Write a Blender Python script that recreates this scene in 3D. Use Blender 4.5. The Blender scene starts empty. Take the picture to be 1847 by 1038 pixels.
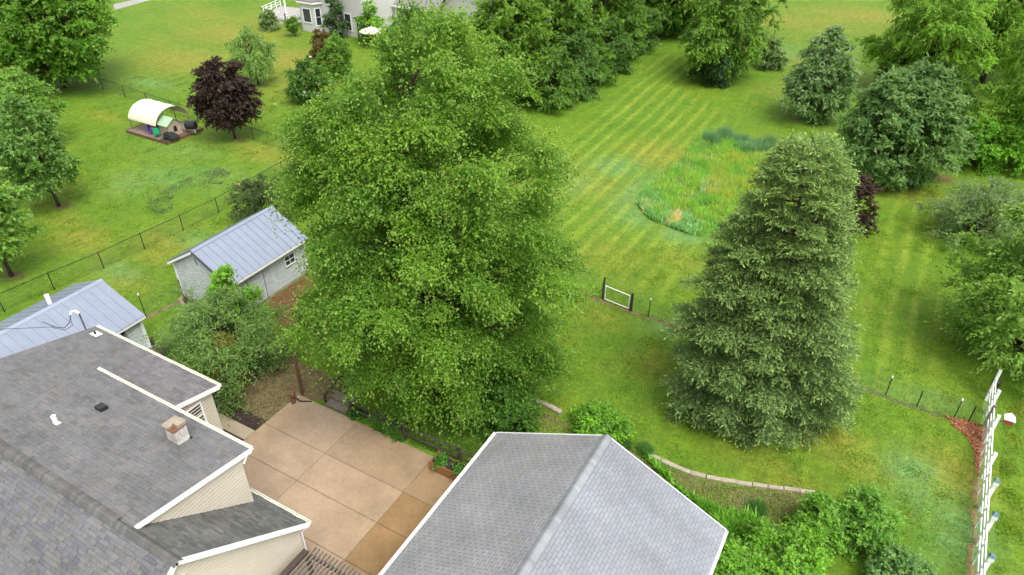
import bpy, bmesh, math, random
import numpy as np
from mathutils import Vector, Matrix

# ------------------------------------------------------------------ camera, sky, sun, exposure
R = math.radians
CAM_H, PITCH, YAW, FPX, PW, PH = 24.5, R(34.4), R(29.8), 1281.0, 1847.0, 1038.0
sc = bpy.context.scene
col = sc.collection
cam_d = bpy.data.cameras.new("camera"); cam = bpy.data.objects.new("camera", cam_d); col.objects.link(cam)
cam.location = (0, 0, CAM_H); cam.rotation_euler = (R(90) - PITCH, 0, YAW)
cam_d.sensor_fit = 'HORIZONTAL'; cam_d.sensor_width = 36.0; cam_d.lens = 36.0 * FPX / PW
cam_d.clip_start = 0.1; cam_d.clip_end = 3000
sc.camera = cam
SUN_EL, SUN_AZ = R(62), R(118)            # azimuth measured from +Y towards +X
world = bpy.data.worlds.new("World"); sc.world = world; world.use_nodes = True
wn = world.node_tree.nodes; wl = world.node_tree.links
for n in list(wn): wn.remove(n)
wo = wn.new('ShaderNodeOutputWorld'); wb = wn.new('ShaderNodeBackground'); ws = wn.new('ShaderNodeTexSky'); wh = wn.new('ShaderNodeHueSaturation')
ws.sky_type = 'NISHITA'; ws.sun_disc = False; ws.sun_elevation = SUN_EL; ws.sun_rotation = SUN_AZ
ws.air_density = 1.0; ws.dust_density = 4.0; ws.ozone_density = 1.0
wh.inputs['Saturation'].default_value = 0.12
wb.inputs['Strength'].default_value = 0.15
wl.new(ws.outputs[0], wh.inputs['Color']); wl.new(wh.outputs[0], wb.inputs[0]); wl.new(wb.outputs[0], wo.inputs[0])
sun_d = bpy.data.lights.new("sun", 'SUN'); sun = bpy.data.objects.new("sun", sun_d); col.objects.link(sun)
sun_d.energy = 1.05; sun_d.angle = R(30); sun_d.color = (1.0, 0.96, 0.9)
sd = Vector((math.sin(SUN_AZ) * math.cos(SUN_EL), math.cos(SUN_AZ) * math.cos(SUN_EL), math.sin(SUN_EL)))
sun.rotation_euler = (-sd).to_track_quat('-Z', 'Y').to_euler(); sun.location = (0, 0, 60)
sc.view_settings.view_transform = 'Standard'; sc.view_settings.look = 'None'
sc.view_settings.gamma = 1.0; sc.view_settings.use_curve_mapping = False
sc.view_settings.exposure = 1.1

# ------------------------------------------------------------------ helpers
random.seed(7)
_c, _s, _ca, _sa = math.cos(PITCH), math.sin(PITCH), math.cos(YAW), math.sin(YAW)
def G(px, py, h=0.0):
    """photo pixel + known height -> point in the place"""
    u = (px - PW / 2) / FPX; v = (py - PH / 2) / FPX
    dx, dy, dz = u, _c - v * _s, -_s - v * _c
    t = (h - CAM_H) / dz
    x, y = dx * t, dy * t
    return Vector((x * _ca - y * _sa, x * _sa + y * _ca, h))
def pix(p):
    x = p[0] * _ca + p[1] * _sa; y = -p[0] * _sa + p[1] * _ca; z = p[2] - CAM_H
    zc = y * _c - z * _s; yc = -(y * _s + z * _c)
    if zc < 0.5: return (-9999, -9999, zc)
    return (PW / 2 + FPX * x / zc, PH / 2 + FPX * yc / zc, zc)
def wloc(o):
    v = Vector((0, 0, 0))
    while o is not None:
        v = v + o.location; o = o.parent
    return v
def tag(o, label=None, cat=None, group=None, kind=None):
    if label: o['label'] = label
    if cat: o['category'] = cat
    if group: o['group'] = group
    if kind: o['kind'] = kind
    return o
def empty(name, loc, label, cat, group=None):
    o = bpy.data.objects.new(name, None); col.objects.link(o); o.location = loc; o.empty_display_size = 0.3
    return tag(o, label, cat, group)
def link(name, me, parent=None, loc=None):
    o = bpy.data.objects.new(name, me); col.objects.link(o)
    if parent is not None: o.parent = parent
    if loc is not None: o.location = loc
    return o
class MB:
    """collects geometry in site coordinates, builds one mesh"""
    def __init__(s): s.v = []; s.f = []; s.c = []
    def add(s, vs, fs, c=None):
        b = len(s.v); s.v += [tuple(p) for p in vs]; s.f += [tuple(i + b for i in f) for f in fs]; s.c += [c] * len(fs); return s
    def box(s, x0, x1, y0, y1, z0, z1, c=None):
        return s.add([(x0,y0,z0),(x1,y0,z0),(x1,y1,z0),(x0,y1,z0),(x0,y0,z1),(x1,y0,z1),(x1,y1,z1),(x0,y1,z1)],
                     [(3,2,1,0),(4,5,6,7),(0,1,5,4),(1,2,6,5),(2,3,7,6),(3,0,4,7)], c)
    def bar(s, p0, p1, w, h, up=(0, 0, 1), c=None):
        p0 = Vector(p0); p1 = Vector(p1); d = (p1 - p0).normalized(); up = Vector(up)
        a = d.cross(up)
        if a.length < 1e-4: a = d.cross(Vector((1, 0, 0)))
        a.normalize(); b = a.cross(d).normalized(); a = a * w / 2; b = b * h / 2
        return s.add([p0-a-b, p0+a-b, p0+a+b, p0-a+b, p1-a-b, p1+a-b, p1+a+b, p1-a+b],
                     [(0,1,2,3),(7,6,5,4),(0,4,5,1),(1,5,6,2),(2,6,7,3),(3,7,4,0)], c)
    def tube(s, pts, rad, n=6, c=None, cap=True):
        pts = [Vector(p) for p in pts]; b = len(s.v)
        for i, p in enumerate(pts):
            d = (pts[min(i + 1, len(pts) - 1)] - pts[max(i - 1, 0)])
            d = d.normalized() if d.length > 1e-9 else Vector((0, 0, 1))
            a = d.cross(Vector((0.31, 0.17, 0.93)));
            if a.length < 1e-3: a = d.cross(Vector((1, 0, 0)))
            a.normalize(); e = d.cross(a); r = rad[i] if isinstance(rad, (list, tuple)) else rad
            for k in range(n):
                q = 2 * math.pi * k / n
                s.v.append(tuple(p + a * (r * math.cos(q)) + e * (r * math.sin(q))))
        for i in range(len(pts) - 1):
            for k in range(n):
                s.f.append((b+i*n+k, b+i*n+(k+1)%n, b+(i+1)*n+(k+1)%n, b+(i+1)*n+k)); s.c.append(c)
        if cap:
            s.f.append(tuple(b + k for k in range(n))[::-1]); s.c.append(c)
            s.f.append(tuple(b + (len(pts)-1)*n + k for k in range(n))); s.c.append(c)
        return s
    def prism(s, poly, vec, c=None):
        vec = Vector(vec); n = len(poly); P = [Vector(p) for p in poly]
        return s.add(P + [p + vec for p in P], [tuple(range(n))[::-1], tuple(range(n, 2*n))] + [(i,(i+1)%n,n+(i+1)%n,n+i) for i in range(n)], c)
    def build(s, name, m, parent=None, smooth=False, loc=None):
        off = wloc(parent) if parent is not None else Vector((0, 0, 0))
        if loc is not None: off = off + Vector(loc)
        me = bpy.data.meshes.new(name)
        me.from_pydata([(x - off.x, y - off.y, z - off.z) for x, y, z in s.v], [], s.f)
        if any(c is not None for c in s.c):
            at = me.color_attributes.new("Col", 'FLOAT_COLOR', 'CORNER')
            arr = np.repeat(np.array([(c or (1, 1, 1)) for c in s.c], dtype=np.float32), [len(f) for f in s.f], axis=0)
            arr = np.hstack([arr, np.ones((len(arr), 1), np.float32)]); at.data.foreach_set('color', arr.ravel())
        me.materials.append(m)
        bm = bmesh.new(); bm.from_mesh(me); bmesh.ops.recalc_face_normals(bm, faces=bm.faces); bm.to_mesh(me); bm.free()
        if smooth: me.polygons.foreach_set('use_smooth', [True] * len(me.polygons))
        return link(name, me, parent, loc)

# ------------------------------------------------------------------ materials
MATS = {}
def mat(name, colr=(0.5, 0.5, 0.5), rough=0.7, var=0.25, scale=3.0, col2=None, attr=False, bump=0.0, bscale=40.0, metal=0.0, spec=0.4, stretch=None, fine=0.0):
    if name in MATS: return MATS[name]
    m = bpy.data.materials.new(name); m.use_nodes = True; nt = m.node_tree; N = nt.nodes; L = nt.links
    b = N['Principled BSDF']; b.inputs['Roughness'].default_value = rough; b.inputs['Metallic'].default_value = metal
    b.inputs['Specular IOR Level'].default_value = spec
    ge = N.new('ShaderNodeNewGeometry'); mp = N.new('ShaderNodeMapping'); L.new(ge.outputs['Position'], mp.inputs['Vector'])
    if stretch: mp.inputs['Scale'].default_value = stretch
    nz = N.new('ShaderNodeTexNoise'); nz.inputs['Scale'].default_value = scale; nz.inputs['Detail'].default_value = 6; nz.inputs['Roughness'].default_value = 0.65
    L.new(mp.outputs[0], nz.inputs['Vector'])
    rp = N.new('ShaderNodeValToRGB'); rp.color_ramp.elements[0].position = 0.32; rp.color_ramp.elements[1].position = 0.68
    c2 = col2 or tuple(x * (1 + var) for x in colr); c1 = colr if col2 else tuple(x * (1 - var) for x in colr)
    if attr:
        rp.color_ramp.elements[0].color = (1 - var, 1 - var, 1 - var, 1); rp.color_ramp.elements[1].color = (1 + var, 1 + var, 1 + var, 1)
        at = N.new('ShaderNodeAttribute'); at.attribute_name = 'Col'
        mx = N.new('ShaderNodeMix'); mx.data_type = 'RGBA'; mx.blend_type = 'MULTIPLY'; mx.inputs['Factor'].default_value = 1
        L.new(at.outputs['Color'], mx.inputs[6]); L.new(rp.outputs[0], mx.inputs[7]); out = mx.outputs[2]
    else:
        rp.color_ramp.elements[0].color = (*c1, 1); rp.color_ramp.elements[1].color = (*c2, 1); out = rp.outputs[0]
    L.new(nz.outputs['Fac'], rp.inputs['Fac'])
    if fine:
        n2 = N.new('ShaderNodeTexNoise'); n2.inputs['Scale'].default_value = bscale; n2.inputs['Detail'].default_value = 3; L.new(mp.outputs[0], n2.inputs['Vector'])
        r2 = N.new('ShaderNodeMapRange'); r2.inputs[1].default_value = .3; r2.inputs[2].default_value = .7; r2.inputs[3].default_value = 1 - fine; r2.inputs[4].default_value = 1 + fine; L.new(n2.outputs['Fac'], r2.inputs[0])
        m2 = N.new('ShaderNodeMix'); m2.data_type = 'RGBA'; m2.blend_type = 'MULTIPLY'; m2.inputs['Factor'].default_value = 1
        L.new(out, m2.inputs[6]); L.new(r2.outputs[0], m2.inputs[7]); out = m2.outputs[2]
    L.new(out, b.inputs['Base Color'])
    if bump:
        bn = N.new('ShaderNodeTexNoise'); bn.inputs['Scale'].default_value = bscale; bn.inputs['Detail'].default_value = 4
        bp = N.new('ShaderNodeBump'); bp.inputs['Strength'].default_value = bump; bp.inputs['Distance'].default_value = 0.02
        L.new(mp.outputs[0], bn.inputs['Vector']); L.new(bn.outputs['Fac'], bp.inputs['Height']); L.new(bp.outputs[0], b.inputs['Normal'])
    MATS[name] = m; return m
def leaf_mat(name, trans=0.35, rough=0.55):
    m = bpy.data.materials.new(name); m.use_nodes = True; nt = m.node_tree; N = nt.nodes; L = nt.links
    b = N['Principled BSDF']; b.inputs['Roughness'].default_value = rough; b.inputs['Specular IOR Level'].default_value = 0.35
    at = N.new('ShaderNodeAttribute'); at.attribute_name = 'Col'; tr = N.new('ShaderNodeBsdfTranslucent'); mx = N.new('ShaderNodeMixShader')
    mx.inputs[0].default_value = trans; hs = N.new('ShaderNodeHueSaturation'); hs.inputs['Hue'].default_value = 0.49; hs.inputs['Value'].default_value = 1.7
    L.new(at.outputs['Color'], b.inputs['Base Color']); L.new(at.outputs['Color'], hs.inputs['Color']); L.new(hs.outputs[0], tr.inputs['Color'])
    L.new(b.outputs[0], mx.inputs[1]); L.new(tr.outputs[0], mx.inputs[2]); L.new(mx.outputs[0], N['Material Output'].inputs['Surface'])
    return m
LEAF = leaf_mat('leaf', 0.42); NEEDLE = leaf_mat('needle', 0.25, 0.6)
M_bark = mat('bark', (0.06, 0.045, 0.033), 0.9, 0.4, 9, bump=0.6, bscale=30)
M_white = mat('white_paint', (0.78, 0.78, 0.77), 0.45, 0.04, 2)
M_gutter = mat('gutter_metal', (0.70, 0.70, 0.60), 0.4, 0.06, 3)
M_siding = mat('vinyl_siding', (0.50, 0.455, 0.365), 0.55, 0.05, 1.2)
M_soffit = mat('soffit', (0.6, 0.6, 0.6), 0.6, 0.05)
M_deck = mat('roof_felt', (0.05, 0.05, 0.053), 0.9, 0.2)
M_shH = mat('house_shingle', attr=True, rough=0.75, var=0.2, scale=0.8, fine=0.22, bscale=28, bump=0.25, spec=0.35)
M_shG = mat('garage_shingle', attr=True, rough=0.5, var=0.17, scale=0.7, stretch=(.5, 1, .5), fine=0.12, bscale=60, bump=0.2, spec=0.5)
M_glass = mat('window_glass', (0.03, 0.035, 0.05), 0.08, 0.2, 1, spec=0.8)
M_metalroof = mat('steel_roof', (0.235, 0.265, 0.335), 0.42, 0.06, 1.5, metal=0.25, spec=0.6)
M_metaldark = mat('steel_trim', (0.10, 0.11, 0.13), 0.45, 0.1, 2, metal=0.3)
M_barn = mat('weathered_board', (0.36, 0.40, 0.40), 0.85, col2=(0.62, 0.66, 0.64), scale=2.2, stretch=(1.0, 1.0, 5.0), fine=0.25, bscale=14)
M_conc = mat('wet_concrete', attr=True, rough=0.22, var=0.19, scale=0.5, fine=0.06, bscale=7, bump=0.08, spec=0.5)
M_concdry = mat('walk_concrete', (0.34, 0.28, 0.20), 0.6, 0.12, 1.2, fine=0.08)
M_joint = mat('joint_dirt', (0.10, 0.07, 0.045), 0.9, 0.3, 5)
M_darkwood = mat('dark_stained_wood', (0.055, 0.042, 0.033), 0.7, 0.35, 8, fine=0.2)
M_cedar = mat('cedar_board', (0.27, 0.115, 0.04), 0.55, 0.3, 6, stretch=(2, 8, 8), fine=0.15)
M_oldwood = mat('grey_wood', (0.17, 0.14, 0.11), 0.8, 0.3, 8, fine=0.2)
M_brownwood = mat('brown_wood', (0.13, 0.075, 0.045), 0.6, 0.25, 4, fine=0.15)
M_black = mat('black_steel', (0.02, 0.022, 0.022), 0.45, 0.2, 5)
M_green = mat('green_steel', (0.02, 0.035, 0.022), 0.6, 0.2, 5)
M_soil = mat('dark_soil', (0.035, 0.025, 0.018), 0.95, 0.4, 6, bump=0.8, bscale=18, fine=0.3)
M_litter = mat('leaf_litter', (0.10, 0.072, 0.035), 0.95, col2=(0.20, 0.16, 0.07), scale=2.2, bump=0.8, bscale=16, fine=0.45)
M_brownmulch = mat('bark_mulch', (0.15, 0.075, 0.03), 0.95, 0.3, 1.5, bump=0.9, bscale=14, fine=0.4)
M_redmulch = mat('red_mulch', (0.24, 0.085, 0.04), 0.95, 0.3, 2.5, bump=0.9, bscale=14, fine=0.4)
M_darkmulch = mat('dark_mulch', (0.035, 0.02, 0.018), 0.95, 0.4, 3, bump=0.9, bscale=14, fine=0.4)
M_stone = mat('edging_stone', (0.33, 0.29, 0.215), 0.85, 0.22, 4, bump=0.4, bscale=16, fine=0.2)
M_chip = mat('chips', attr=True, rough=0.9, var=0.2)
M_grey = mat('grey_wall', (0.52, 0.51, 0.50), 0.7, 0.05, 1)
M_drive = mat('driveway', (0.27, 0.26, 0.245), 0.8, 0.1, 1)
M_farroof = mat('far_shingle', (0.20, 0.19, 0.195), 0.7, 0.15, 4)
M_canvas = mat('cream_canvas', (0.62, 0.57, 0.44), 0.7, 0.05, 2)
M_teal = mat('teal_cap', (0.10, 0.19, 0.185), 0.5, 0.15, 6)
M_red = mat('red_paint', (0.36, 0.05, 0.06), 0.5, 0.15, 6)
M_rust = mat('rust', (0.16, 0.065, 0.035), 0.8, 0.4, 12, fine=0.3)
M_tan = mat('tan_metal', (0.29, 0.24, 0.185), 0.6, 0.2, 6)
M_plas_p = mat('purple_plastic', (0.12, 0.05, 0.30), 0.4, 0.1); M_plas_g = mat('green_plastic', (0.02, 0.30, 0.14), 0.4, 0.1)
M_plas_b = mat('navy_plastic', (0.02, 0.03, 0.12), 0.4, 0.1); M_sage = mat('sage_plastic', (0.30, 0.42, 0.28), 0.5, 0.1); M_beige = mat('beige_plastic', (0.42, 0.34, 0.26), 0.6, 0.15)

# ------------------------------------------------------------------ ground
def in_poly(X, Y, poly):
    ins = np.zeros(X.shape, bool); n = len(poly)
    for i in range(n):
        x0, y0 = poly[i][0], poly[i][1]; x1, y1 = poly[(i + 1) % n][0], poly[(i + 1) % n][1]
        cnd = ((y0 > Y) != (y1 > Y)) & (X < (x1 - x0) * (Y - y0) / (y1 - y0 + 1e-12) + x0); ins ^= cnd
    return ins
def PP(pts, h=0.0): return [G(x, y, h) for x, y in pts]
def ground():
    xs = np.concatenate([[-900, -500, -250, -160], np.arange(-125, 60.1, 0.62), [90, 150, 300, 900]])
    ys = np.concatenate([[-400, -100, -20], np.arange(0, 140.1, 0.62), [180, 260, 420, 900, 1500]])
    nx, ny = len(xs), len(ys); X, Y = np.meshgrid(xs, ys, indexing='ij')
    def soft(mask, it=4):
        a = mask.astype(float)
        for _ in range(it):
            p = np.pad(a, 1, mode='edge'); a = (p[:-2, 1:-1] + p[2:, 1:-1] + p[1:-1, :-2] + p[1:-1, 2:] + p[1:-1, 1:-1]) / 5
        return a
    def blob(px, py, rx, ry, amp=1.0, rot=0.0):
        """ellipse given by centre pixel and radii in metres"""
        c = G(px, py); a = X - c.x; b = Y - c.y; q = R(rot)
        return amp * np.exp(-((a * math.cos(q) + b * math.sin(q)) / rx) ** 2 - ((-a * math.sin(q) + b * math.cos(q)) / ry) ** 2)
    dry = np.zeros_like(X); clo = np.zeros_like(X); bare = np.zeros_like(X)
    for t in [(1490,790,1.8,1.2,.9),(1720,850,1.6,1.6,.8),(1560,840,2,1,.5),(1420,870,1.5,.7,.6),(1370,830,2.2,.8,.5),(1180,660,1.5,1,.55),(1090,570,1.6,1.2,.5),(1020,320,3,3,.6),(1190,275,3,2.2,.8),
              (1060,330,4,2.5,.5),(420,60,8,5,.8),(330,110,7,4,.7),(480,40,6,4,.6),(520,110,5,5,.9),(400,30,9,3,.5),(540,150,4,5,.6),(1440,40,9,5,.6),(1560,30,8,5,.8),(1660,355,2,2,.6),
              (150,430,2.2,1.5,.8),(120,400,2,1,.6),(300,440,2.2,1.3,.75),(280,460,2,1.2,.6),(225,500,2.5,1.2,.55),(470,275,3,1.6,.7),(500,285,2,1.5,.6),(190,210,2.5,1,.5),(1100,470,3,2,.4),(1230,470,2,2,.4),(1170,290,2,1.5,.7),(960,470,1.2,1.2,.5),(1440,110,4,4,.4),(1400,160,3,3,.3)]:
        dry = np.maximum(dry, blob(*t))
    for t in [(1645,850,1.1,1.1,1.0),(1660,900,1.2,1.0,.7),(1730,960,1.2,2.0,.9),(1150,350,1.5,4,.8),(1110,300,2,2,.8),(1030,330,2,2,.6),(1230,425,1.6,1.2,1.0),(1150,390,2,1.5,.8),(1200,590,1.4,.8,.6),(1020,490,1.0,.8,.7),
              (220,490,1.6,.9,.8),(350,430,1.6,1,.6),(300,320,3,2,.5),(240,330,2.5,2,.5),(270,150,3,1.5,.6),(1400,90,4,3,.5),(380,320,3,2,.4),(1700,720,2,.6,.5),(1640,720,2,.4,.4),(330,270,4,2,.35)]:
        clo = np.maximum(clo, blob(*t))
    for t in [(160,680*0+250,.01,.01,0),(112,372,.9,.7,.9),(24,498,1.0,.6,.9),(430,252,1.3,.7,.8),(468,154,.9,.6,.8),(470,121,.01,.01,0),(1330,790,2.2,1.2,.25),(1690,320,1.6,1.3,1.0),(475,197,1.2,.5,.7),(1390,128,.8,.7,.7),(1520,40,.6,.4,.3),(1665,770,.5,.3,.6),(250,590,.6,.3,.6)]:
        bare = np.maximum(bare, blob(*t))
    A = PP([(985,300),(1190,95),(1240,100),(1250,170),(1330,220),(1150,330),(1150,400),(1260,440),(1240,530),(1000,490)])
    B = PP([(1530,700),(1630,320),(1705,330),(1700,700)])
    C = PP([(440,130),(560,100),(560,230),(500,260),(440,200)])
    st = soft(in_poly(X, Y, A) | in_poly(X, Y, B), 5)
    st2 = soft(in_poly(X, Y, PP([(250,60),(520,60),(520,140),(230,130)])), 4)
    me = bpy.data.meshes.new('ground')
    V = np.stack([X, Y, np.zeros_like(X)], -1).reshape(-1, 3)
    idx = np.arange(nx * ny).reshape(nx, ny)
    F = np.stack([idx[:-1, :-1], idx[1:, :-1], idx[1:, 1:], idx[:-1, 1:]], -1).reshape(-1, 4)
    me.vertices.add(len(V)); me.vertices.foreach_set('co', V.ravel()); me.loops.add(F.size); me.loops.foreach_set('vertex_index', F.ravel())
    me.polygons.add(len(F)); me.polygons.foreach_set('loop_start', np.arange(0, F.size, 4)); me.update(calc_edges=True)
    a = me.color_attributes.new('mask', 'FLOAT_COLOR', 'POINT')
    a.data.foreach_set('color', np.stack([dry, clo, bare, st], -1).astype(np.float32).ravel())
    a = me.color_attributes.new('mask2', 'FLOAT_COLOR', 'POINT')
    a.data.foreach_set('color', np.stack([st2, st2 * 0, st2 * 0, st2 * 0], -1).astype(np.float32).ravel())
    m = bpy.data.materials.new('lawn_grass'); m.use_nodes = True; nt = m.node_tree; N = nt.nodes; L = nt.links
    b = N['Principled BSDF']; b.inputs['Roughness'].default_value = 0.75; b.inputs['Specular IOR Level'].default_value = 0.2
    ge = N.new('ShaderNodeNewGeometry')
    def noise(scale, det=5, rough=.6, vec=None, dist=0.0):
        n = N.new('ShaderNodeTexNoise'); n.inputs['Scale'].default_value = scale; n.inputs['Detail'].default_value = det; n.inputs['Roughness'].default_value = rough; n.inputs['Distortion'].default_value = dist
        L.new(vec or ge.outputs['Position'], n.inputs['Vector']); return n.outputs['Fac']
    def rng_(src, a0, a1, b0, b1):
        r = N.new('ShaderNodeMapRange'); r.inputs[1].default_value = a0; r.inputs[2].default_value = a1; r.inputs[3].default_value = b0; r.inputs[4].default_value = b1; L.new(src, r.inputs[0]); return r.outputs[0]
    def mixc(fac, c1, c2, mode='MIX'):
        x = N.new('ShaderNodeMix'); x.data_type = 'RGBA'; x.blend_type = mode; x.clamp_factor = True
        for sock, val in ((x.inputs[0], fac), (x.inputs[6], c1), (x.inputs[7], c2)):
            if isinstance(val, (int, float)): sock.default_value = val
            elif isinstance(val, tuple): sock.default_value = (*val, 1)
            else: L.new(val, sock)
        return x.outputs[2]
    def mth(op, a_, b_=None):
        x = N.new('ShaderNodeMath'); x.operation = op
        for i, val in enumerate((a_, b_)):
            if val is None: continue
            if isinstance(val, (int, float)): x.inputs[i].default_value = val
            else: L.new(val, x.inputs[i])
        return x.outputs[0]
    at = N.new('ShaderNodeAttribute'); at.attribute_name = 'mask'; sp = N.new('ShaderNodeSeparateColor'); L.new(at.outputs['Color'], sp.inputs[0])
    at2 = N.new('ShaderNodeAttribute'); at2.attribute_name = 'mask2'; sp2 = N.new('ShaderNodeSeparateColor'); L.new(at2.outputs['Color'], sp2.inputs[0])
    g = mixc(rng_(noise(0.16, 4), .38, .62, 0, 1), (0.088, 0.176, 0.010), (0.130, 0.200, 0.012))
    g = mixc(rng_(noise(0.9, 6, .78), .42, .62, 0, .8), g, (0.070, 0.155, 0.010))
    g = mixc(rng_(noise(0.45, 6, .75), .54, .72, 0, .7), g, (0.175, 0.185, 0.020))
    brk = rng_(noise(1.6, 5, .75), .3, .62, .35, 1.25)
    g = mixc(mth('MULTIPLY', mth('MULTIPLY', sp.outputs[0], brk), .85), g, (0.225, 0.195, 0.030))
    g = mixc(mth('MULTIPLY', mth('MULTIPLY', sp.outputs[1], brk), .95), g, (0.120, 0.235, 0.072))
    # mower stripes
    sx = N.new('ShaderNodeSeparateXYZ'); L.new(ge.outputs['Position'], sx.inputs[0])
    wob = rng_(noise(0.035, 1), 0, 1, -1.2, 1.2)
    w1 = mth('SINE', mth('MULTIPLY', mth('ADD', sx.outputs[0], wob), 2 * math.pi / 1.25))
    w0 = w1; w1 = rng_(w1, .0, .95, 0, 1)
    stc = mth('MULTIPLY', mth('MULTIPLY', at.outputs['Alpha'], w1), rng_(noise(.28, 4, .7), .34, .56, .3, 1))
    g = mixc(mth('MULTIPLY', stc, .48), g, (0.215, 0.285, 0.035)); g = mixc(mth('MULTIPLY', mth('MULTIPLY', at.outputs['Alpha'], rng_(w0, -.3, -.95, 0, 1)), .24), g, (0.062, 0.15, 0.010))
    w2 = mth('SINE', mth('MULTIPLY', mth('ADD', sx.outputs[1], wob), 2 * math.pi / 1.6))
    g = mixc(mth('MULTIPLY', mth('MULTIPLY', rng_(w2, -.2, .9, 0, 1), sp2.outputs[0]), .22), g, (0.21, 0.20, 0.03))
    soil = rng_(mth('MULTIPLY', sp.outputs[2], rng_(noise(2.5, 5, .75), .25, .6, .3, 1.5)), .35, .8, 0, .85)
    g = mixc(soil, g, (0.115, 0.075, 0.038))
    fine = rng_(noise(9, 6, .8), .28, .72, .55, 1.45)
    g = mixc(1.0, g, fine, 'MULTIPLY')
    tuft = rng_(noise(3.2, 5, .75), .3, .7, .78, 1.22); g = mixc(1.0, g, tuft, 'MULTIPLY')
    ms = N.new('ShaderNodeMapping'); ms.inputs['Scale'].default_value = (2.6, .35, 1); L.new(ge.outputs['Position'], ms.inputs['Vector'])
    g = mixc(1.0, g, rng_(noise(1.0, 5, .7, ms.outputs[0]), .3, .7, .84, 1.16), 'MULTIPLY')
    g = mixc(1.0, g, rng_(noise(1.3, 6, .8), .3, .7, .80, 1.20), 'MULTIPLY')
    L.new(g, b.inputs['Base Color'])
    bp = N.new('ShaderNodeBump'); bp.inputs['Strength'].default_value = .8; bp.inputs['Distance'].default_value = .06
    L.new(noise(11, 5, .8), bp.inputs['Height']); L.new(bp.outputs[0], b.inputs['Normal'])
    me.materials.append(m)
    tag(link('ground', me), 'mown green lawn with yellowed and bluish patches and mower stripes', 'lawn', kind='structure')
ground()
def jag(pts, amp, step=0.35, seed=1):
    rs = random.Random(seed); out = []
    n = len(pts)
    for i in range(n):
        a, b = Vector(pts[i]), Vector(pts[(i + 1) % n]); k = max(1, int((b - a).length / step))
        d = (b - a); nrm = Vector((-d.y, d.x, 0)).normalized() if d.length > 0 else Vector((0, 0, 0))
        for j in range(k):
            out.append(a + d * (j / k) + nrm * (rs.uniform(-amp, amp) if j else 0))
    return out
def sheet(name, pts, z, m, label, cat, amp=0.1, seed=1, parent=None):
    P = jag(pts, amp, seed=seed); bm = bmesh.new()
    vs = [bm.verts.new((p.x, p.y, z)) for p in P]
    es = [bm.edges.new((vs[i], vs[(i + 1) % len(vs)])) for i in range(len(vs))]
    bmesh.ops.triangle_fill(bm, use_beauty=True, edges=es)
    for f in bm.faces:
        if f.normal.z < 0: f.normal_flip()
    me = bpy.data.meshes.new(name); bm.to_mesh(me); bm.free(); me.materials.append(m)
    return tag(link(name, me, parent), label, cat, kind='structure')
def quads_mesh(name, P, A, Nn, Ln, Wd, C, m, parent=None, tri=False):
    """numpy leaf quads (rhombs) -> one mesh object"""
    A = A / np.maximum(np.linalg.norm(A, axis=1, keepdims=True), 1e-6)
    Nn = Nn - A * np.sum(A * Nn, axis=1, keepdims=True); Nn = Nn / np.maximum(np.linalg.norm(Nn, axis=1, keepdims=True), 1e-6)
    S = np.cross(Nn, A); Ln = Ln[:, None]; Wd = Wd[:, None]
    V = np.stack([P, P + A * Ln * .45 + S * Wd * .5, P + A * Ln - Nn * Ln * .12, P + A * Ln * .45 - S * Wd * .5], 1)
    if tri: V = np.stack([P + S * Wd * .5, P + A * Ln, P - S * Wd * .5], 1)
    off = wloc(parent) if parent is not None else Vector((0, 0, 0)); V = V - np.array(off)[None, None, :]
    n = len(P); q = 3 if tri else 4; me = bpy.data.meshes.new(name)
    me.vertices.add(n * q); me.vertices.foreach_set('co', V.astype(np.float32).ravel())
    me.loops.add(n * q); me.loops.foreach_set('vertex_index', np.arange(n * q, dtype=np.int32))
    me.polygons.add(n); me.polygons.foreach_set('loop_start', np.arange(0, n * q, q, dtype=np.int32)); me.update(calc_edges=True)
    at = me.color_attributes.new('Col', 'FLOAT_COLOR', 'POINT')
    Cc = np.repeat(np.hstack([np.clip(C, 0.003, 1), np.ones((n, 1))]), q, axis=0); at.data.foreach_set('color', Cc.astype(np.float32).ravel())
    me.materials.append(m)
    return link(name, me, parent)
def chips(name, poly, n, cols, size, z, label, cat, seed=1, zs=.03):
    rg = np.random.default_rng(seed); P2 = np.array([(p.x, p.y) for p in poly]); lo, hi = P2.min(0), P2.max(0)
    Q = lo + rg.random((n * 3, 2)) * (hi - lo); Q = Q[in_poly(Q[:, 0], Q[:, 1], poly)][:n]; k = len(Q)
    P = np.column_stack([Q, np.full(k, z) + rg.random(k) * zs]); an = rg.random(k) * 6.283
    A = np.column_stack([np.cos(an), np.sin(an), rg.normal(0, .35, k)]); Nn = np.column_stack([rg.normal(0, .5, (k, 2)), np.ones(k)])
    C = np.array(cols)[rg.integers(0, len(cols), k)] * rg.uniform(.7, 1.3, (k, 1))
    o = quads_mesh(name, P, A, Nn, size * rg.uniform(.5, 1.4, k), size * rg.uniform(.25, .6, k), C, M_chip)
    return tag(o, label, cat, kind='stuff')

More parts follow.
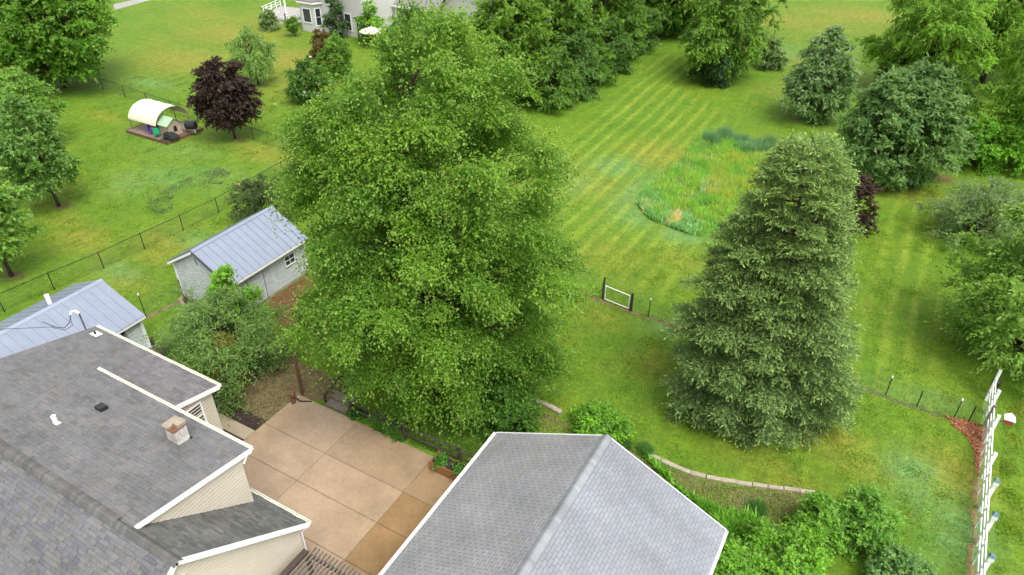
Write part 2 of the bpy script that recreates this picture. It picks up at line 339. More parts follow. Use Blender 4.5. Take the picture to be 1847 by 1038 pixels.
# ------------------------------------------------------------------ paving and beds
def rect(x0, x1, y0, y1): return [Vector((x0, y0, 0)), Vector((x1, y0, 0)), Vector((x1, y1, 0)), Vector((x0, y1, 0))]
pat = sheet('patio', rect(-22.3, -11.4, 6.0, 17.5), 0.012, M_joint, 'tan concrete patio between the house and the garage', 'patio', 0)
rs = random.Random(3)
XS = [-22.3, -18.5, -14.08, -11.45]; YS = [17.5, 15.2, 13.4, 11.4, 8.6, 6.0]
for j in range(5):
    for i in range(3):
        x0, x1, y1, y0 = XS[i], XS[i + 1], YS[j], YS[j + 1]
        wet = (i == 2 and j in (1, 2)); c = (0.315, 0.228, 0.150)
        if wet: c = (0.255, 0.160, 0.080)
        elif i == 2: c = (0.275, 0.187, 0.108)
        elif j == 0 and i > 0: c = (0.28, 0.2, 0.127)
        k = rs.uniform(.94, 1.05); c = tuple(q * k for q in c); g_ = 0.008; e = 0.01
        mb = MB(); z1 = 0.05
        mb.add([(x0+g_,y0+g_,.013),(x1-g_,y0+g_,.013),(x1-g_,y1-g_,.013),(x0+g_,y1-g_,.013),(x0+g_,y0+g_,z1-e),(x1-g_,y0+g_,z1-e),(x1-g_,y1-g_,z1-e),(x0+g_,y1-g_,z1-e),
                (x0+g_+e,y0+g_+e,z1),(x1-g_-e,y0+g_+e,z1),(x1-g_-e,y1-g_-e,z1),(x0+g_+e,y1-g_-e,z1)],
               [(8,9,10,11),(0,1,5,4),(1,2,6,5),(2,3,7,6),(3,0,4,7),(4,5,9,8),(5,6,10,9),(6,7,11,10),(7,4,8,11)], c)
        mb.build('slab', M_conc, pat)
wy0, wy1 = G(439, 793).y, G(458, 777).y
walk = sheet('side_path', rect(-30, -22.32, wy0, wy1), 0.03, M_concdry, 'narrow concrete side path running along the house wall', 'path', 0)
sheet('mulch_strip', rect(-30, -22.34, wy1, wy1 + 0.75), 0.02, M_darkmulch, 'dark brown mulch strip along the far side of the path', 'mulch', .05, 5)
sheet('mulch_strip', rect(-30, -22.34, 12.2, wy0), 0.02, M_darkmulch, 'dark mulch strip between the path and the house wall', 'mulch', .03, 6)
bedA = PP([(384,700),(430,680),(520,640),(560,660),(640,700),(640,735),(575,722),(530,722),(472,768),(440,748)])
sheet('planting_bed', bedA, 0.008, M_litter, 'leaf littered planting bed under the olive shrub beside the patio', 'bed', .15, 7)
chips('leaf_litter', bedA, 3500, [(.16,.12,.05),(.10,.07,.03),(.20,.17,.08),(.08,.10,.03)], .09, .02, 'dry fallen leaves and clippings on the bed beside the patio', 'leaves', 8)
bedS = PP([(478,545),(500,532),(548,499),(600,505),(660,530),(640,600),(560,610),(520,600)])
sheet('mulch_yard', bedS, 0.008, M_brownmulch, 'brown bark mulch yard in front of the grey shed', 'mulch', .15, 9)
chips('bark_chips', bedS, 5000, [(.22,.115,.05),(.14,.07,.03),(.27,.16,.08)], .09, .02, 'bark chips covering the yard before the shed', 'chips', 10)
bedW = PP([(880,705),(925,722),(1000,752),(1040,775),(1165,823),(1210,845),(1250,860),(1320,878),(1468,893),(1445,930),(1400,985),(1290,1000),(1290,960),(1100,790),(1000,778),(900,778),(850,740)])
sheet('planting_bed', bedW, 0.008, mat('weedy_litter', (.11,.09,.035), .95, col2=(.12,.16,.03), scale=1.6, bump=.8, bscale=16, fine=.4), 'straw covered planting bed between stone edging and the garage', 'bed', .12, 11)
chips('straw_litter', bedW, 5000, [(.24,.19,.09),(.16,.12,.05),(.12,.17,.03),(.10,.16,.03),(.20,.15,.07)], .11, .02, 'dry straw and leaf litter on the bed behind the garage', 'straw', 12)
bedR = PP([(1704,750),(1745,758),(1776,772),(1778,800),(1766,850),(1760,850),(1757,812),(1745,790),(1720,770)])
sheet('mulch_bed', bedR, 0.008, M_redmulch, 'red bark mulch patch at the corner of the white fence', 'mulch', .08, 13)
chips('red_bark_chips', bedR, 1800, [(.36,.13,.06),(.24,.08,.04),(.40,.20,.11)], .10, .02, 'red bark chips scattered at the white fence corner', 'chips', 14)
sheet('worn_strip', PP([(1766,850),(1757,850),(1752,900),(1746,1000),(1740,1060),(1758,1060),(1762,980),(1765,900)]), 0.008, mat('dry_turf', (.17,.125,.05), .95, .3, 3, fine=.35, bscale=16), 'dry worn strip of turf along the white fence', 'turf', .15, 15)
sheet('shed_bed', PP([(334,537),(326,548),(352,566),(400,575),(390,556)]), 0.008, M_soil, 'small dark bed at the gable end of the grey shed', 'bed', .06, 16)
rd = [G(205, 19), G(280, -2), G(330, -20), G(310, -24), G(262, -4), G(205, 8)]
sheet('driveway', rd, 0.01, M_drive, 'pale concrete driveway beyond the far lawn', 'driveway', 0)
rd = [G(505, -9), G(590, 9), G(640, 5), G(560, -18)]
sheet('neighbor_path', [G(490, -8), G(545, 4), G(560, 0), G(500, -14)], 0.01, M_drive, 'pale path leading to the neighbouring deck', 'path', 0)
line = [(985,496),(1010,510),(1040,527),(1085,543),(1140,562),(1170,573),(1215,588),(1300,620)]
L1 = [G(x, y - 2) for x, y in line]; L2 = [G(x, y + 4) for x, y in line[::-1]]
sheet('fence_line_soil', L1 + L2, 0.006, M_litter, 'bare soil line under the wire garden fence by the gate', 'soil', .12, 17)
line = [(1490,683),(1523,693),(1560,700),(1597,714),(1653,735),(1720,756)]
sheet('fence_line_soil', [G(x, y - 1) for x, y in line] + [G(x, y + 4) for x, y in line[::-1]], 0.006, mat('thin_turf', (.09,.10,.035), .95, .35, 2, fine=.4, bscale=12), 'thin bare line under the wire fence right of the spruce', 'soil', .12, 18)
sheet('fence_line_soil', [G(x, y - 2) for x, y in [(262,574),(300,555),(330,541)]] + [G(x, y + 3) for x, y in [(330,541),(300,555),(262,574)]], 0.006, M_litter, 'bare soil line running from the grey shed to the fence post', 'soil', .1, 19)

# ------------------------------------------------------------------ building helpers
def clip_poly(P, axis, val, keep_ge):
    out = []
    for i in range(len(P)):
        a, b = P[i], P[(i + 1) % len(P)]; da = a[axis] - val; db = b[axis] - val
        if not keep_ge: da, db = -da, -db
        if da >= 0: out.append(a)
        if (da > 0 and db < 0) or (da < 0 and db > 0):
            t = da / (da - db); out.append((a[0] + (b[0] - a[0]) * t, a[1] + (b[1] - a[1]) * t))
    return out
def clip_convex(P, Q):
    """clip polygon P by convex counter-clockwise polygon Q"""
    for i in range(len(Q)):
        a, b = Q[i], Q[(i + 1) % len(Q)]; out = []
        sd_ = lambda p: (b[0]-a[0])*(p[1]-a[1]) - (b[1]-a[1])*(p[0]-a[0])
        for j in range(len(P)):
            p, q = P[j], P[(j + 1) % len(P)]; dp, dq = sd_(p), sd_(q)
            if dp >= 0: out.append(p)
            if (dp > 1e-9 and dq < -1e-9) or (dp < -1e-9 and dq > 1e-9):
                t = dp / (dp - dq); out.append((p[0]+(q[0]-p[0])*t, p[1]+(q[1]-p[1])*t))
        P = out
        if len(P) < 3: return []
    return P
def area2(P): return .5 * sum(P[i][0]*P[(i+1)%len(P)][1] - P[(i+1)%len(P)][0]*P[i][1] for i in range(len(P)))
def wall(parent, poly, O, e, nrm, m_siding, course=0.155, proud=0.035, thick=0.12):
    """poly in (s,z); O origin, e horizontal unit, nrm outward unit -> wall part with lapped boards as its child"""
    O = Vector(O); e = Vector(e); nrm = Vector(nrm); Z = Vector((0, 0, 1))
    P3 = [O + e * s_ + Z * z - nrm * thick for s_, z in poly]
    w_ = MB().prism(P3, nrm * (thick - 0.002)).build('wall', m_siding, parent)
    mb = MB(); z0 = min(p[1] for p in poly); z1 = max(p[1] for p in poly); k = 0
    while z0 + k * course < z1 - 1e-3:
        a = z0 + k * course; b = min(a + course, z1); Q = clip_poly(clip_poly(poly, 1, a + course * .22, True), 1, b, False); k += 1
        if len(Q) < 3 or abs(area2(Q)) < 1e-4: continue
        hh = lambda z: proud * (1 - .35 * (z - a) / course) + 0.002
        n = len(Q); vs = [O + e * q[0] + Z * q[1] + nrm * hh(q[1]) for q in Q] + [O + e * q[0] + Z * q[1] for q in Q]
        mb.add(vs, [tuple(range(n))] + [(i, (i+1) % n, n + (i+1) % n, n + i) for i in range(n)])
    sd_ = mb.build('siding', m_siding, w_); sd_['kind'] = 'stuff'
    return w_
def window(parent, C, e, nrm, w, h, fw=0.07, cols=1, rows=2, m_fr=None, name='window'):
    C = Vector(C); e = Vector(e); nrm = Vector(nrm); Z = Vector((0, 0, 1)); m_fr = m_fr or M_white
    mb = MB()
    def b_(s0, s1, z0, z1, d0, d1):
        pts = [C + e*s0 + Z*z0 + nrm*d0, C + e*s1 + Z*z0 + nrm*d0, C + e*s1 + Z*z1 + nrm*d0, C + e*s0 + Z*z1 + nrm*d0]
        mb.prism(pts, nrm * (d1 - d0))
    b_(-w/2-fw, w/2+fw, h/2, h/2+fw, 0, .06); b_(-w/2-fw, w/2+fw, -h/2-fw, -h/2, 0, .075)
    b_(-w/2-fw, -w/2, -h/2, h/2, 0, .06); b_(w/2, w/2+fw, -h/2, h/2, 0, .06)
    for i in range(1, rows): z = -h/2 + h*i/rows; b_(-w/2, w/2, z-.02, z+.02, .015, .05)
    for i in range(1, cols): s_ = -w/2 + w*i/cols; b_(s_-.02, s_+.02, -h/2, h/2, .015, .048)
    f = mb.build(name, m_fr, parent)
    for i in range(cols):
        for j in range(rows):
            a, b = -w/2 + w*i/cols + .021*(i > 0), -w/2 + w*(i+1)/cols - .021*(i < cols-1); c_, d_ = -h/2 + h*j/rows + .021*(j > 0), -h/2 + h*(j+1)/rows - .021*(j < rows-1)
            pts = [C+e*a+Z*c_+nrm*.01, C+e*b+Z*c_+nrm*.01, C+e*b+Z*d_+nrm*.01, C+e*a+Z*d_+nrm*.01]
            MB().prism(pts, nrm * .02).build('pane', M_glass, f)
    return f
SHCACHE = {}
def unit_shingle(w, d, t0, c, m):
    key = (round(w, 3), round(d, 3), round(t0, 3), c, m.name)
    if key not in SHCACHE:
        mb = MB().add([(0,0,t0),(w,0,t0),(w,d,.002),(0,d,.002),(0,0,0),(w,0,0),(w,d,0),(0,d,0)], [(0,1,2,3),(4,5,1,0),(5,6,2,1),(7,4,0,3)], c)
        me = bpy.data.meshes.new('shingle'); me.from_pydata(mb.v, [], mb.f)
        at = me.color_attributes.new('Col', 'FLOAT_COLOR', 'CORNER'); at.data.foreach_set('color', np.tile(np.array((*c, 1), np.float32), len(me.loops)))
        me.materials.append(m); SHCACHE[key] = me
    return SHCACHE[key]
def shingle_field(roof, m, O, ex, es, poly, expo, widths, ts, pal, gap, seed, lg=0.012, lift=0.004):
    """lays shingles over poly (a along the eave, b up the slope); returns list of pieces"""
    O = Vector(O); ex = Vector(ex).normalized(); es = Vector(es).normalized(); n = ex.cross(es).normalized(); rs = random.Random(seed)
    a0 = min(p[0] for p in poly); a1 = max(p[0] for p in poly); b0 = min(p[1] for p in poly); b1 = max(p[1] for p in poly)
    pieces = []; k = 0
    while b0 + k * expo < b1 - .01:
        b = b0 + k * expo; a = a0 - rs.uniform(0, max(widths)) if len(widths) > 1 else a0 - (widths[0] / 2 if k % 2 else widths[0])
        while a < a1:
            w = rs.choice(widths); t0 = rs.choice(ts); ci = rs.choice(pal)
            full = [(a + gap/2, b + lg), (a + w - gap/2, b + lg), (a + w - gap/2, b + expo), (a + gap/2, b + expo)]
            Q = clip_convex(full, poly)
            if len(Q) >= 3 and abs(area2(Q)) > 2e-4:
                ctr = O + ex * (a + w/2) + es * (b + expo/2); px = pix(ctr)
                isfull = abs(area2(Q) - area2(full)) < 1e-6
                pieces.append(dict(a=a, b=b, w=w - gap, t0=t0, c=ci, Q=Q, full=isfull, px=px, roof=roof, O=O, ex=ex, es=es, n=n, expo=expo, gap=gap, m=m, lift=lift, lg=lg))
            a += w
        k += 1
    return pieces
def finish_shingles(pieces, limit=300, label_stuff='shingle_field'):
    vis = [p for p in pieces if p['full'] and 5 < p['px'][0] < PW - 5 and 5 < p['px'][1] < PH - 5 and p['n'].dot(Vector((0, 0, CAM_H)) - (p['O'] + p['ex']*p['a'] + p['es']*p['b'])) > 0]
    vis.sort(key=lambda p: p['px'][2]); chosen = set(id(p) for p in vis[:limit]); rest = {}
    for p in pieces:
        if id(p) in chosen:
            me = unit_shingle(p['w'], p['expo'] - p['lg'], p['t0'], p['c'], p['m'])
            o = bpy.data.objects.new('shingle', me); col.objects.link(o); o.parent = p['roof']
            pos = p['O'] + p['ex'] * (p['a'] + p['gap']/2) + p['es'] * (p['b'] + p['lg']) + p['n'] * p['lift'] - wloc(p['roof'])
            mt = Matrix((p['ex'], p['es'], p['n'])).transposed().to_4x4(); mt.translation = pos; o.matrix_local = mt
        else:
            mb = rest.setdefault(p['roof'].name, (MB(), p['roof'], p['m']))[0]; Q = p['Q']; n = len(Q)
            hh = lambda b: p['t0'] + (.002 - p['t0']) * (b - p['b']) / p['expo']
            top = [p['O'] + p['ex']*q[0] + p['es']*q[1] + p['n']*(p['lift'] + hh(q[1])) for q in Q]; bot = [p['O'] + p['ex']*q[0] + p['es']*q[1] + p['n']*p['lift'] for q in Q]
            mb.add(top + bot, [tuple(range(n))] + [(i, n+i, n+(i+1)%n, (i+1)%n) for i in range(n)], p['c'])
    for mb, roof, m in rest.values():
        o = mb.build('shingle_courses', m, roof); o['kind'] = 'stuff'
def ridge_caps(roof, m, p0, p1, s1, s2, expo, pal, seed):
    """overlapping rounded caps from p0 to p1; s1, s2 unit vectors running down the two slopes"""
    p0, p1, s1, s2 = Vector(p0), Vector(p1), Vector(s1), Vector(s2); d = (p1 - p0).normalized(); L = (p1 - p0).length; rs = random.Random(seed)
    up = -(s1 + s2).normalized(); prof = [s1*.21 + up*.028, s1*.13 + up*.052, s1*.04 + up*.064, s2*.04 + up*.064, s2*.13 + up*.052, s2*.21 + up*.028]
    cache = {}; k = 0
    while k * expo < L - .02:
        c = rs.choice(pal); key = (c,)
        if key not in cache:
            vs = []
            for t, lift in ((0, .032), (expo * 1.25, 0.0)):
                vs += [q + d*t + up*lift for q in prof]
            vs += [q + up*(-.02) for q in prof]
            fs = [(i, i+1, 7+i, 6+i) for i in range(5)] + [(12+i, 13+i, 1+i, i) for i in range(5)]
            me = bpy.data.meshes.new('ridge_cap'); me.from_pydata([tuple(v) for v in vs], [], fs)
            at = me.color_attributes.new('Col', 'FLOAT_COLOR', 'CORNER'); at.data.foreach_set('color', np.tile(np.array((*c, 1), np.float32), len(me.loops))); me.materials.append(m)
            cache[key] = me
        o = bpy.data.objects.new('ridge_cap', cache[key]); col.objects.link(o); o.parent = roof; o.location = p0 + d*(k*expo) - wloc(roof); k += 1
def slab_roof(parent, quad, thick, m, name='roof'):
    q = [Vector(p) for p in quad]; n = (q[1]-q[0]).cross(q[2]-q[1]).normalized()
    if n.z < 0: n = -n
    return MB().prism([p - n*thick for p in q], n*thick).build(name, m, parent)
def gutter(parent, p0, p1, out, w=0.13, h=0.12, m=None):
    """open trough hung along p0-p1, out = unit vector away from the wall"""
    p0, p1, out = Vector(p0), Vector(p1), Vector(out); Z = Vector((0, 0, 1)); mb = MB(); d = (p1-p0).normalized()
    def slabx(o0, o1, z0, z1, a=p0, b=p1):
        mb.prism([a + out*o0 + Z*z0, a + out*o1 + Z*z0, a + out*o1 + Z*z1, a + out*o0 + Z*z1], b - a)
    slabx(.002, .012, -h, 0); slabx(.012, w-.022, -h, -h+.01); slabx(w-.022, w, -h, .012)
    for a in (p0, p1 - d*.01): slabx(.012, w-.022, -h+.01, -.005, a, a + d*.01)
    return mb.build('gutter', m or M_gutter, parent)

# ------------------------------------------------------------------ house at lower left
PALH = [(.126,.124,.126),(.134,.131,.13),(.12,.119,.122),(.138,.133,.128),(.122,.124,.131),(.13,.127,.126),(.108,.107,.109)]
H = empty('house', (-21.8, 6.0, 0), 'beige sided house with dark grey shingled roof and white gutters', 'house')
XL, XR, RY, RZ, EY, EZ = -29.1, -14.56, 5.95, 6.5, 10.58, 2.9; NY = 2*RY - EY
pcs = []
# near slope
r_near = slab_roof(H, [(XL, NY, EZ), (XR, NY, EZ), (XR, RY, RZ), (XL, RY, RZ)], .14, M_deck)
sl = math.hypot(EY-RY, RZ-EZ); esn = Vector((0, RY-NY, RZ-EZ)).normalized()
pcs += shingle_field(r_near, M_shH, (XL, NY, EZ), (1,0,0), esn, [(0,0),(XR-XL,0),(XR-XL,sl),(0,sl)], .143, [.2,.28,.36], [.006,.018,.034], PALH + [(.098,.101,.113),(.112,.114,.128)], .006, 1)
# steep far slope at the right end
r_far = slab_roof(H, [(XR, EY, EZ), (-17.6, EY, EZ), (-17.6, RY, RZ), (XR, RY, RZ)], .14, M_deck)
esf = Vector((0, RY-EY, RZ-EZ)).normalized()
pcs += shingle_field(r_far, M_shH, (XR, EY, EZ), (-1,0,0), esf, [(0,0),(3.0,0),(3.0,sl),(0,sl)], .143, [.2,.28,.36], [.006,.014,.026], [(.105,.105,.10),(.125,.123,.115),(.09,.092,.088),(.13,.127,.118)], .004, 2)
# low dormer roof
DX0, DX1, DY, DZ = -25.2, -16.6, 10.5, 5.75
r_dor = slab_roof(H, [(DX1, DY, DZ), (DX0, DY, DZ), (DX0, RY, RZ+.02), (DX1, RY, RZ+.02)], .10, M_deck)
esd = Vector((0, RY-DY, RZ+.02-DZ)); sld = esd.length
pcs += shingle_field(r_dor, M_shH, (DX1, DY, DZ), (-1,0,0), esd, [(0,0),(DX1-DX0,0),(DX1-DX0,sld),(0,sld)], .143, [.2,.28,.36], [.006,.014,.026], PALH, .004, 3)
# rear addition roof, and the same plane running up to the ridge at the left end
AX1, AY, AZ = -21.12, 12.82, 4.85; esa = Vector((0, RY-AY, RZ-AZ)); sla = esa.length; fb = (AY-10.12)/(AY-RY)
r_add = slab_roof(H, [(AX1, AY, AZ), (DX0, AY, AZ), (DX0, 10.12, AZ + fb*(RZ-AZ)), (AX1, 10.12, AZ + fb*(RZ-AZ))], .10, M_deck)
pcs += shingle_field(r_add, M_shH, (AX1, AY, AZ), (-1,0,0), esa, [(0,0),(AX1-DX0,0),(AX1-DX0,sla*fb),(0,sla*fb)], .143, [.2,.28,.36], [.006,.014,.022], [(.13,.122,.125),(.15,.142,.145),(.115,.11,.113),(.14,.134,.136)], .004, 4)
r_left = slab_roof(H, [(DX0-.01, AY, AZ), (XL, AY, AZ), (XL, RY, RZ), (DX0-.01, RY, RZ)], .10, M_deck)
pcs += shingle_field(r_left, M_shH, (DX0-.01, AY, AZ), (-1,0,0), esa, [(0,0),(DX0-.01-XL,0),(DX0-.01-XL,sla),(0,sla)], .143, [.2,.28,.36], [.006,.014,.022], PALH, .004, 5)
finish_shingles(pcs, 300)
ridge_caps(r_near, M_shH, (XL, RY, RZ+.055), (DX1-.6, RY, RZ+.055), -esn, -Vector((0, RY-DY, RZ-DZ)).normalized(), .145, [(.088,.086,.083),(.102,.099,.094),(.076,.075,.075)], 4)
ridge_caps(r_near, M_shH, (DX1-.6, RY, RZ+.04), (XR, RY, RZ+.04), -esn, -esf, .145, [(.088,.086,.083),(.102,.099,.094),(.076,.075,.075)], 5)
# trim: rakes and gutters
def rake(parent, p0, p1, w=.03, h=.2): return MB().bar(Vector(p0) - Vector((0,0,h/2-.02)), Vector(p1) - Vector((0,0,h/2-.02)), w, h).build('rake_board', M_white, parent)
rake(H, (XR+.016, EY+.02, EZ), (XR+.016, RY, RZ)); rake(H, (XR+.016, NY, EZ), (XR+.016, RY-.004, RZ))
rake(H, (DX1+.016, DY+.02, DZ), (DX1+.016, RY+.15, RZ)); rake(H, (AX1+.016, AY+.02, AZ), (AX1+.016, 10.15, AZ+fb*(RZ-AZ)))
gutter(H, (XR, EY, EZ-.01), (-17.6, EY, EZ-.01), (0,1,0)); gutter(H, (DX1, DY, DZ-.01), (DX0, DY, DZ-.01), (0,1,0)); gutter(H, (AX1, AY, AZ-.01), (XL, AY, AZ-.01), (0,1,0))
# walls
GW = XR - .22                                                     # gable wall plane
wall(H, [(0,0),(8.6,0),(8.6,EZ+.1),(4.3,RZ-.22),(0,EZ+.1)], (GW, RY-4.3, 0), (0,1,0), (1,0,0), M_siding)
wall(H, [(0,0),(7.9,0),(7.9,EZ-.1),(0,EZ-.1)], (GW-.15, RY+4.28, 0), (-1,0,0), (0,1,0), M_siding)
wd = wall(H, [(0,EZ+.25),(.01+8.4,EZ+.25),(8.4,DZ-.12),(0,DZ-.12)], (DX1-.15, 10.1, 0), (-1,0,0), (0,1,0), M_siding)
cheek = [(0, RZ-.03), (10.1-RY, RZ-.07-(10.1-RY)*(RZ-EZ)/(EY-RY)), (10.1-RY, DZ-.03)]
wall(H, cheek, (DX1-.15, RY, 0), (0,1,0), (1,0,0), M_siding)
wa = wall(H, [(0,0),(2.4,0),(2.4,AZ-.05),(0,AZ+.4)], (AX1-.2, 10.1, 0), (0,1,0), (1,0,0), M_siding)
wall(H, [(0,0),(7.5,0),(7.5,AZ-.1),(0,AZ-.1)], (AX1-.2, 12.5, 0), (-1,0,0), (0,1,0), M_siding)
for x, y, z0, z1 in ((DX1-.15, 10.1, EZ+.3, DZ-.12), (GW, RY+4.3, 0, EZ), (AX1-.2, 12.5, 0, AZ-.08)):
    MB().box(x-.07, x+.026, y-.07, y+.026, z0, z1).build('corner_post', M_siding, H)
window(H, (AX1-.2, 11.5, 4.0), (0,1,0), (1,0,0), .8, 1.1)
MB().box(GW-.7, GW+.2, RY-.15, RY+.15, RZ-1.1, RZ-1.0).build('gable_return', M_white, H)
mb = MB(); mb.tube([(XR-.1, EY+.09, EZ-.12),(XR-.16, EY-.05, EZ-.35),(XR-.26, EY-.2, EZ-.45),(XR-.26, EY-.2, .1)], .04, 6); mb.build('downspout', M_white, H)
mb = MB(); mb.tube([(DX1-.1, DY+.09, DZ-.1),(DX1-.14, DY-.1, DZ-.3),(DX1-.12, 10.17, DZ-.5)], .04, 6); mb.build('downspout', M_white, H)
# furnace flue box on the dormer roof
def roofz(y): return RZ + .02 - (y-RY)*(RZ+.02-DZ)/(DY-RY)
c = G(325, 795, 5.85); zb = roofz(c.y); fx, fy = c.x, c.y
F = MB().prism([(fx-.26, fy-.24, zb-.06),(fx+.26, fy-.24, zb-.06),(fx+.26, fy+.24, zb-.1),(fx-.26, fy+.24, zb-.1)], (0, 0, .72)).build('flue_box', mat('dirty_metal', (.34,.31,.275), .7, col2=(.62,.60,.56), scale=3.5, fine=.2, bscale=12), H)
MB().box(fx-.3, fx+.3, fy-.28, fy+.28, zb+.662, zb+.70).build('rusty_band', M_rust, F)
MB().box(fx-.31, fx-.0, fy-.29, fy+.29, zb+.702, zb+.78).build('flue_cap', M_tan, F); MB().box(fx+.03, fx+.29, fy-.05, fy+.29, zb+.702, zb+.84).build('flue_cap', M_tan, F)
for qx, qy in ((fx-.27, fy-.25), (fx+.27, fy-.25), (fx+.27, fy+.25)): MB().box(qx-.04, qx+.04, qy-.04, qy+.04, zb-.08, zb+.03).build('flashing_clip', M_black, F)
def pipe(px, py, z, r, h, m, fl=.22):
    c = G(px, py, z); y = c.y
    zz = (RZ - (y-RY)*(RZ-AZ)/(AY-RY)) if c.x < DX0 else roofz(y)
    b = MB().prism([(c.x-fl, y-fl*.6, zz+.02+fl*.6*.17),(c.x+fl, y-fl*.6, zz+.02+fl*.6*.17),(c.x+fl, y+fl*.9, zz+.02-fl*.9*.17),(c.x-fl, y+fl*.9, zz+.02-fl*.9*.17)], (0,0,.025)).build('vent_flashing', M_white, H)
    MB().tube([(c.x, y, zz),(c.x, y, zz+h)], r, 12).build('vent_pipe', m, b)
pipe(101, 762, 6.3, .085, .38, M_white, .12); pipe(172, 603, 5.0, .05, .18, M_black)
c = G(183, 737, 6.05); z = roofz(c.y) + .02
MB().prism([(c.x-.17,c.y-.14,z+.02),(c.x+.17,c.y-.14,z+.02),(c.x+.17,c.y+.16,z-.03),(c.x-.17,c.y+.16,z-.03)], (0,0,.16)).build('roof_vent', M_black, H)
# service mast and cable at the left end
c = G(165, 592, 5.0); mx, my = XL + .1, c.y
mast = MB().tube([(XL-.05, 12.4, 3.9),(XL-.05, 12.4, 5.9)], .035, 8).build('service_mast', M_metaldark, H)
MB().tube([(XL-.05,12.4,5.85),(XL-.1,12.3,6.0),(XL-.22,12.2,5.98),(XL-.26,12.15,5.85)], .06, 8).build('weatherhead', M_white, mast)
mb = MB(); mb.tube([(XL-.25,12.15,5.85),(XL-.3,12.0,5.5),(XL-.5,11.8,5.25),(XL-.85,11.6,5.3),(XL-1.3,11.4,5.55)], .018, 5); mb.tube([(XL-.26,12.1,5.83),(XL-.15,12.0,5.4),(XL-.4,11.75,5.2),(XL-.9,11.5,5.32)], .014, 5); mb.build('drip_loop', M_black, mast)
mb = MB(); P0 = Vector((XL-.85,11.6,5.32)); P1 = Vector((XL-11, 3.5, 7.0))
mb.tube([P0.lerp(P1, t/10) - Vector((0,0,1.2*4*(t/10)*(1-t/10)*.25)) for t in range(11)], .016, 5); mb.build('service_cable', M_metaldark, mast)

# ------------------------------------------------------------------ garage
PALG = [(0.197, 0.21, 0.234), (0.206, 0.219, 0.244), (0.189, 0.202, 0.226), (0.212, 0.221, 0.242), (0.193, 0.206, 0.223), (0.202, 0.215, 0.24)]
PALG2 = [(0.22, 0.22, 0.23), (0.235, 0.235, 0.242), (0.21, 0.214, 0.227), (0.231, 0.227, 0.223), (0.244, 0.247, 0.258)]  # left slope painted lighter than the right to offset the light's contrast
GA = empty('garage', (-6.2, 11.0, 0), 'garage with pale grey shingled gable roof beside the patio', 'garage')
gx0, gx1, grx, gz0, gz1, gy0, gy1 = -11.03, -1.36, -6.2, 2.7, 5.02, 5.5, 17.97
sg = math.hypot(grx-gx0, gz1-gz0); el = Vector((grx-gx0, 0, gz1-gz0)).normalized(); er = Vector((grx-gx1, 0, gz1-gz0)).normalized(); sgr = math.hypot(grx-gx1, gz1-gz0)
rl = slab_roof(GA, [(gx0,gy1,gz0),(gx0,gy0,gz0),(grx,gy0,gz1),(grx,gy1,gz1)], .13, M_deck)
rr = slab_roof(GA, [(gx1,gy0,gz0),(gx1,gy1,gz0),(grx,gy1,gz1),(grx,gy0,gz1)], .13, M_deck)
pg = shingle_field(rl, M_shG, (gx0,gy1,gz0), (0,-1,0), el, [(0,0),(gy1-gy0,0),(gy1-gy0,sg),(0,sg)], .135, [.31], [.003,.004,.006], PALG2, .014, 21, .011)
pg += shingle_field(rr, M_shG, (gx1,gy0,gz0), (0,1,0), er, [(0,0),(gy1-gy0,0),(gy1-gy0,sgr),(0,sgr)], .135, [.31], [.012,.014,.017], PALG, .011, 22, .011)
finish_shingles(pg, 300)
ridge_caps(rl, M_shG, (grx, gy1, gz1), (grx, gy0, gz1), -el, -er, .15, [(.205,.218,.23),(.225,.238,.25),(.185,.198,.212)], 6)
for p0, p1 in (((gx0, gy1+.016, gz0), (grx, gy1+.016, gz1)), ((gx1, gy1+.016, gz0), (grx-.004, gy1+.016, gz1))): rake(GA, p0, p1, .03, .18)
gutter(GA, (gx0, gy1, gz0-.01), (gx0, gy0, gz0-.01), (-1,0,0), m=M_white); gutter(GA, (gx1, gy0, gz0-.01), (gx1, gy1, gz0-.01), (1,0,0), .10, m=M_white)
wall(GA, [(0,0),(12,0),(12,gz0),(0,gz0)], (gx0+.4, gy1-.3, 0), (0,-1,0), (-1,0,0), M_siding)
wall(GA, [(0,0),(8.87,0),(8.87,gz0),(4.43,gz1-.3),(0,gz0)], (gx1-.4, gy1-.3, 0), (-1,0,0), (0,1,0), M_siding)
wall(GA, [(0,0),(12,0),(12,gz0),(0,gz0)], (gx1-.4, gy0+.3, 0), (0,1,0), (1,0,0), M_siding)

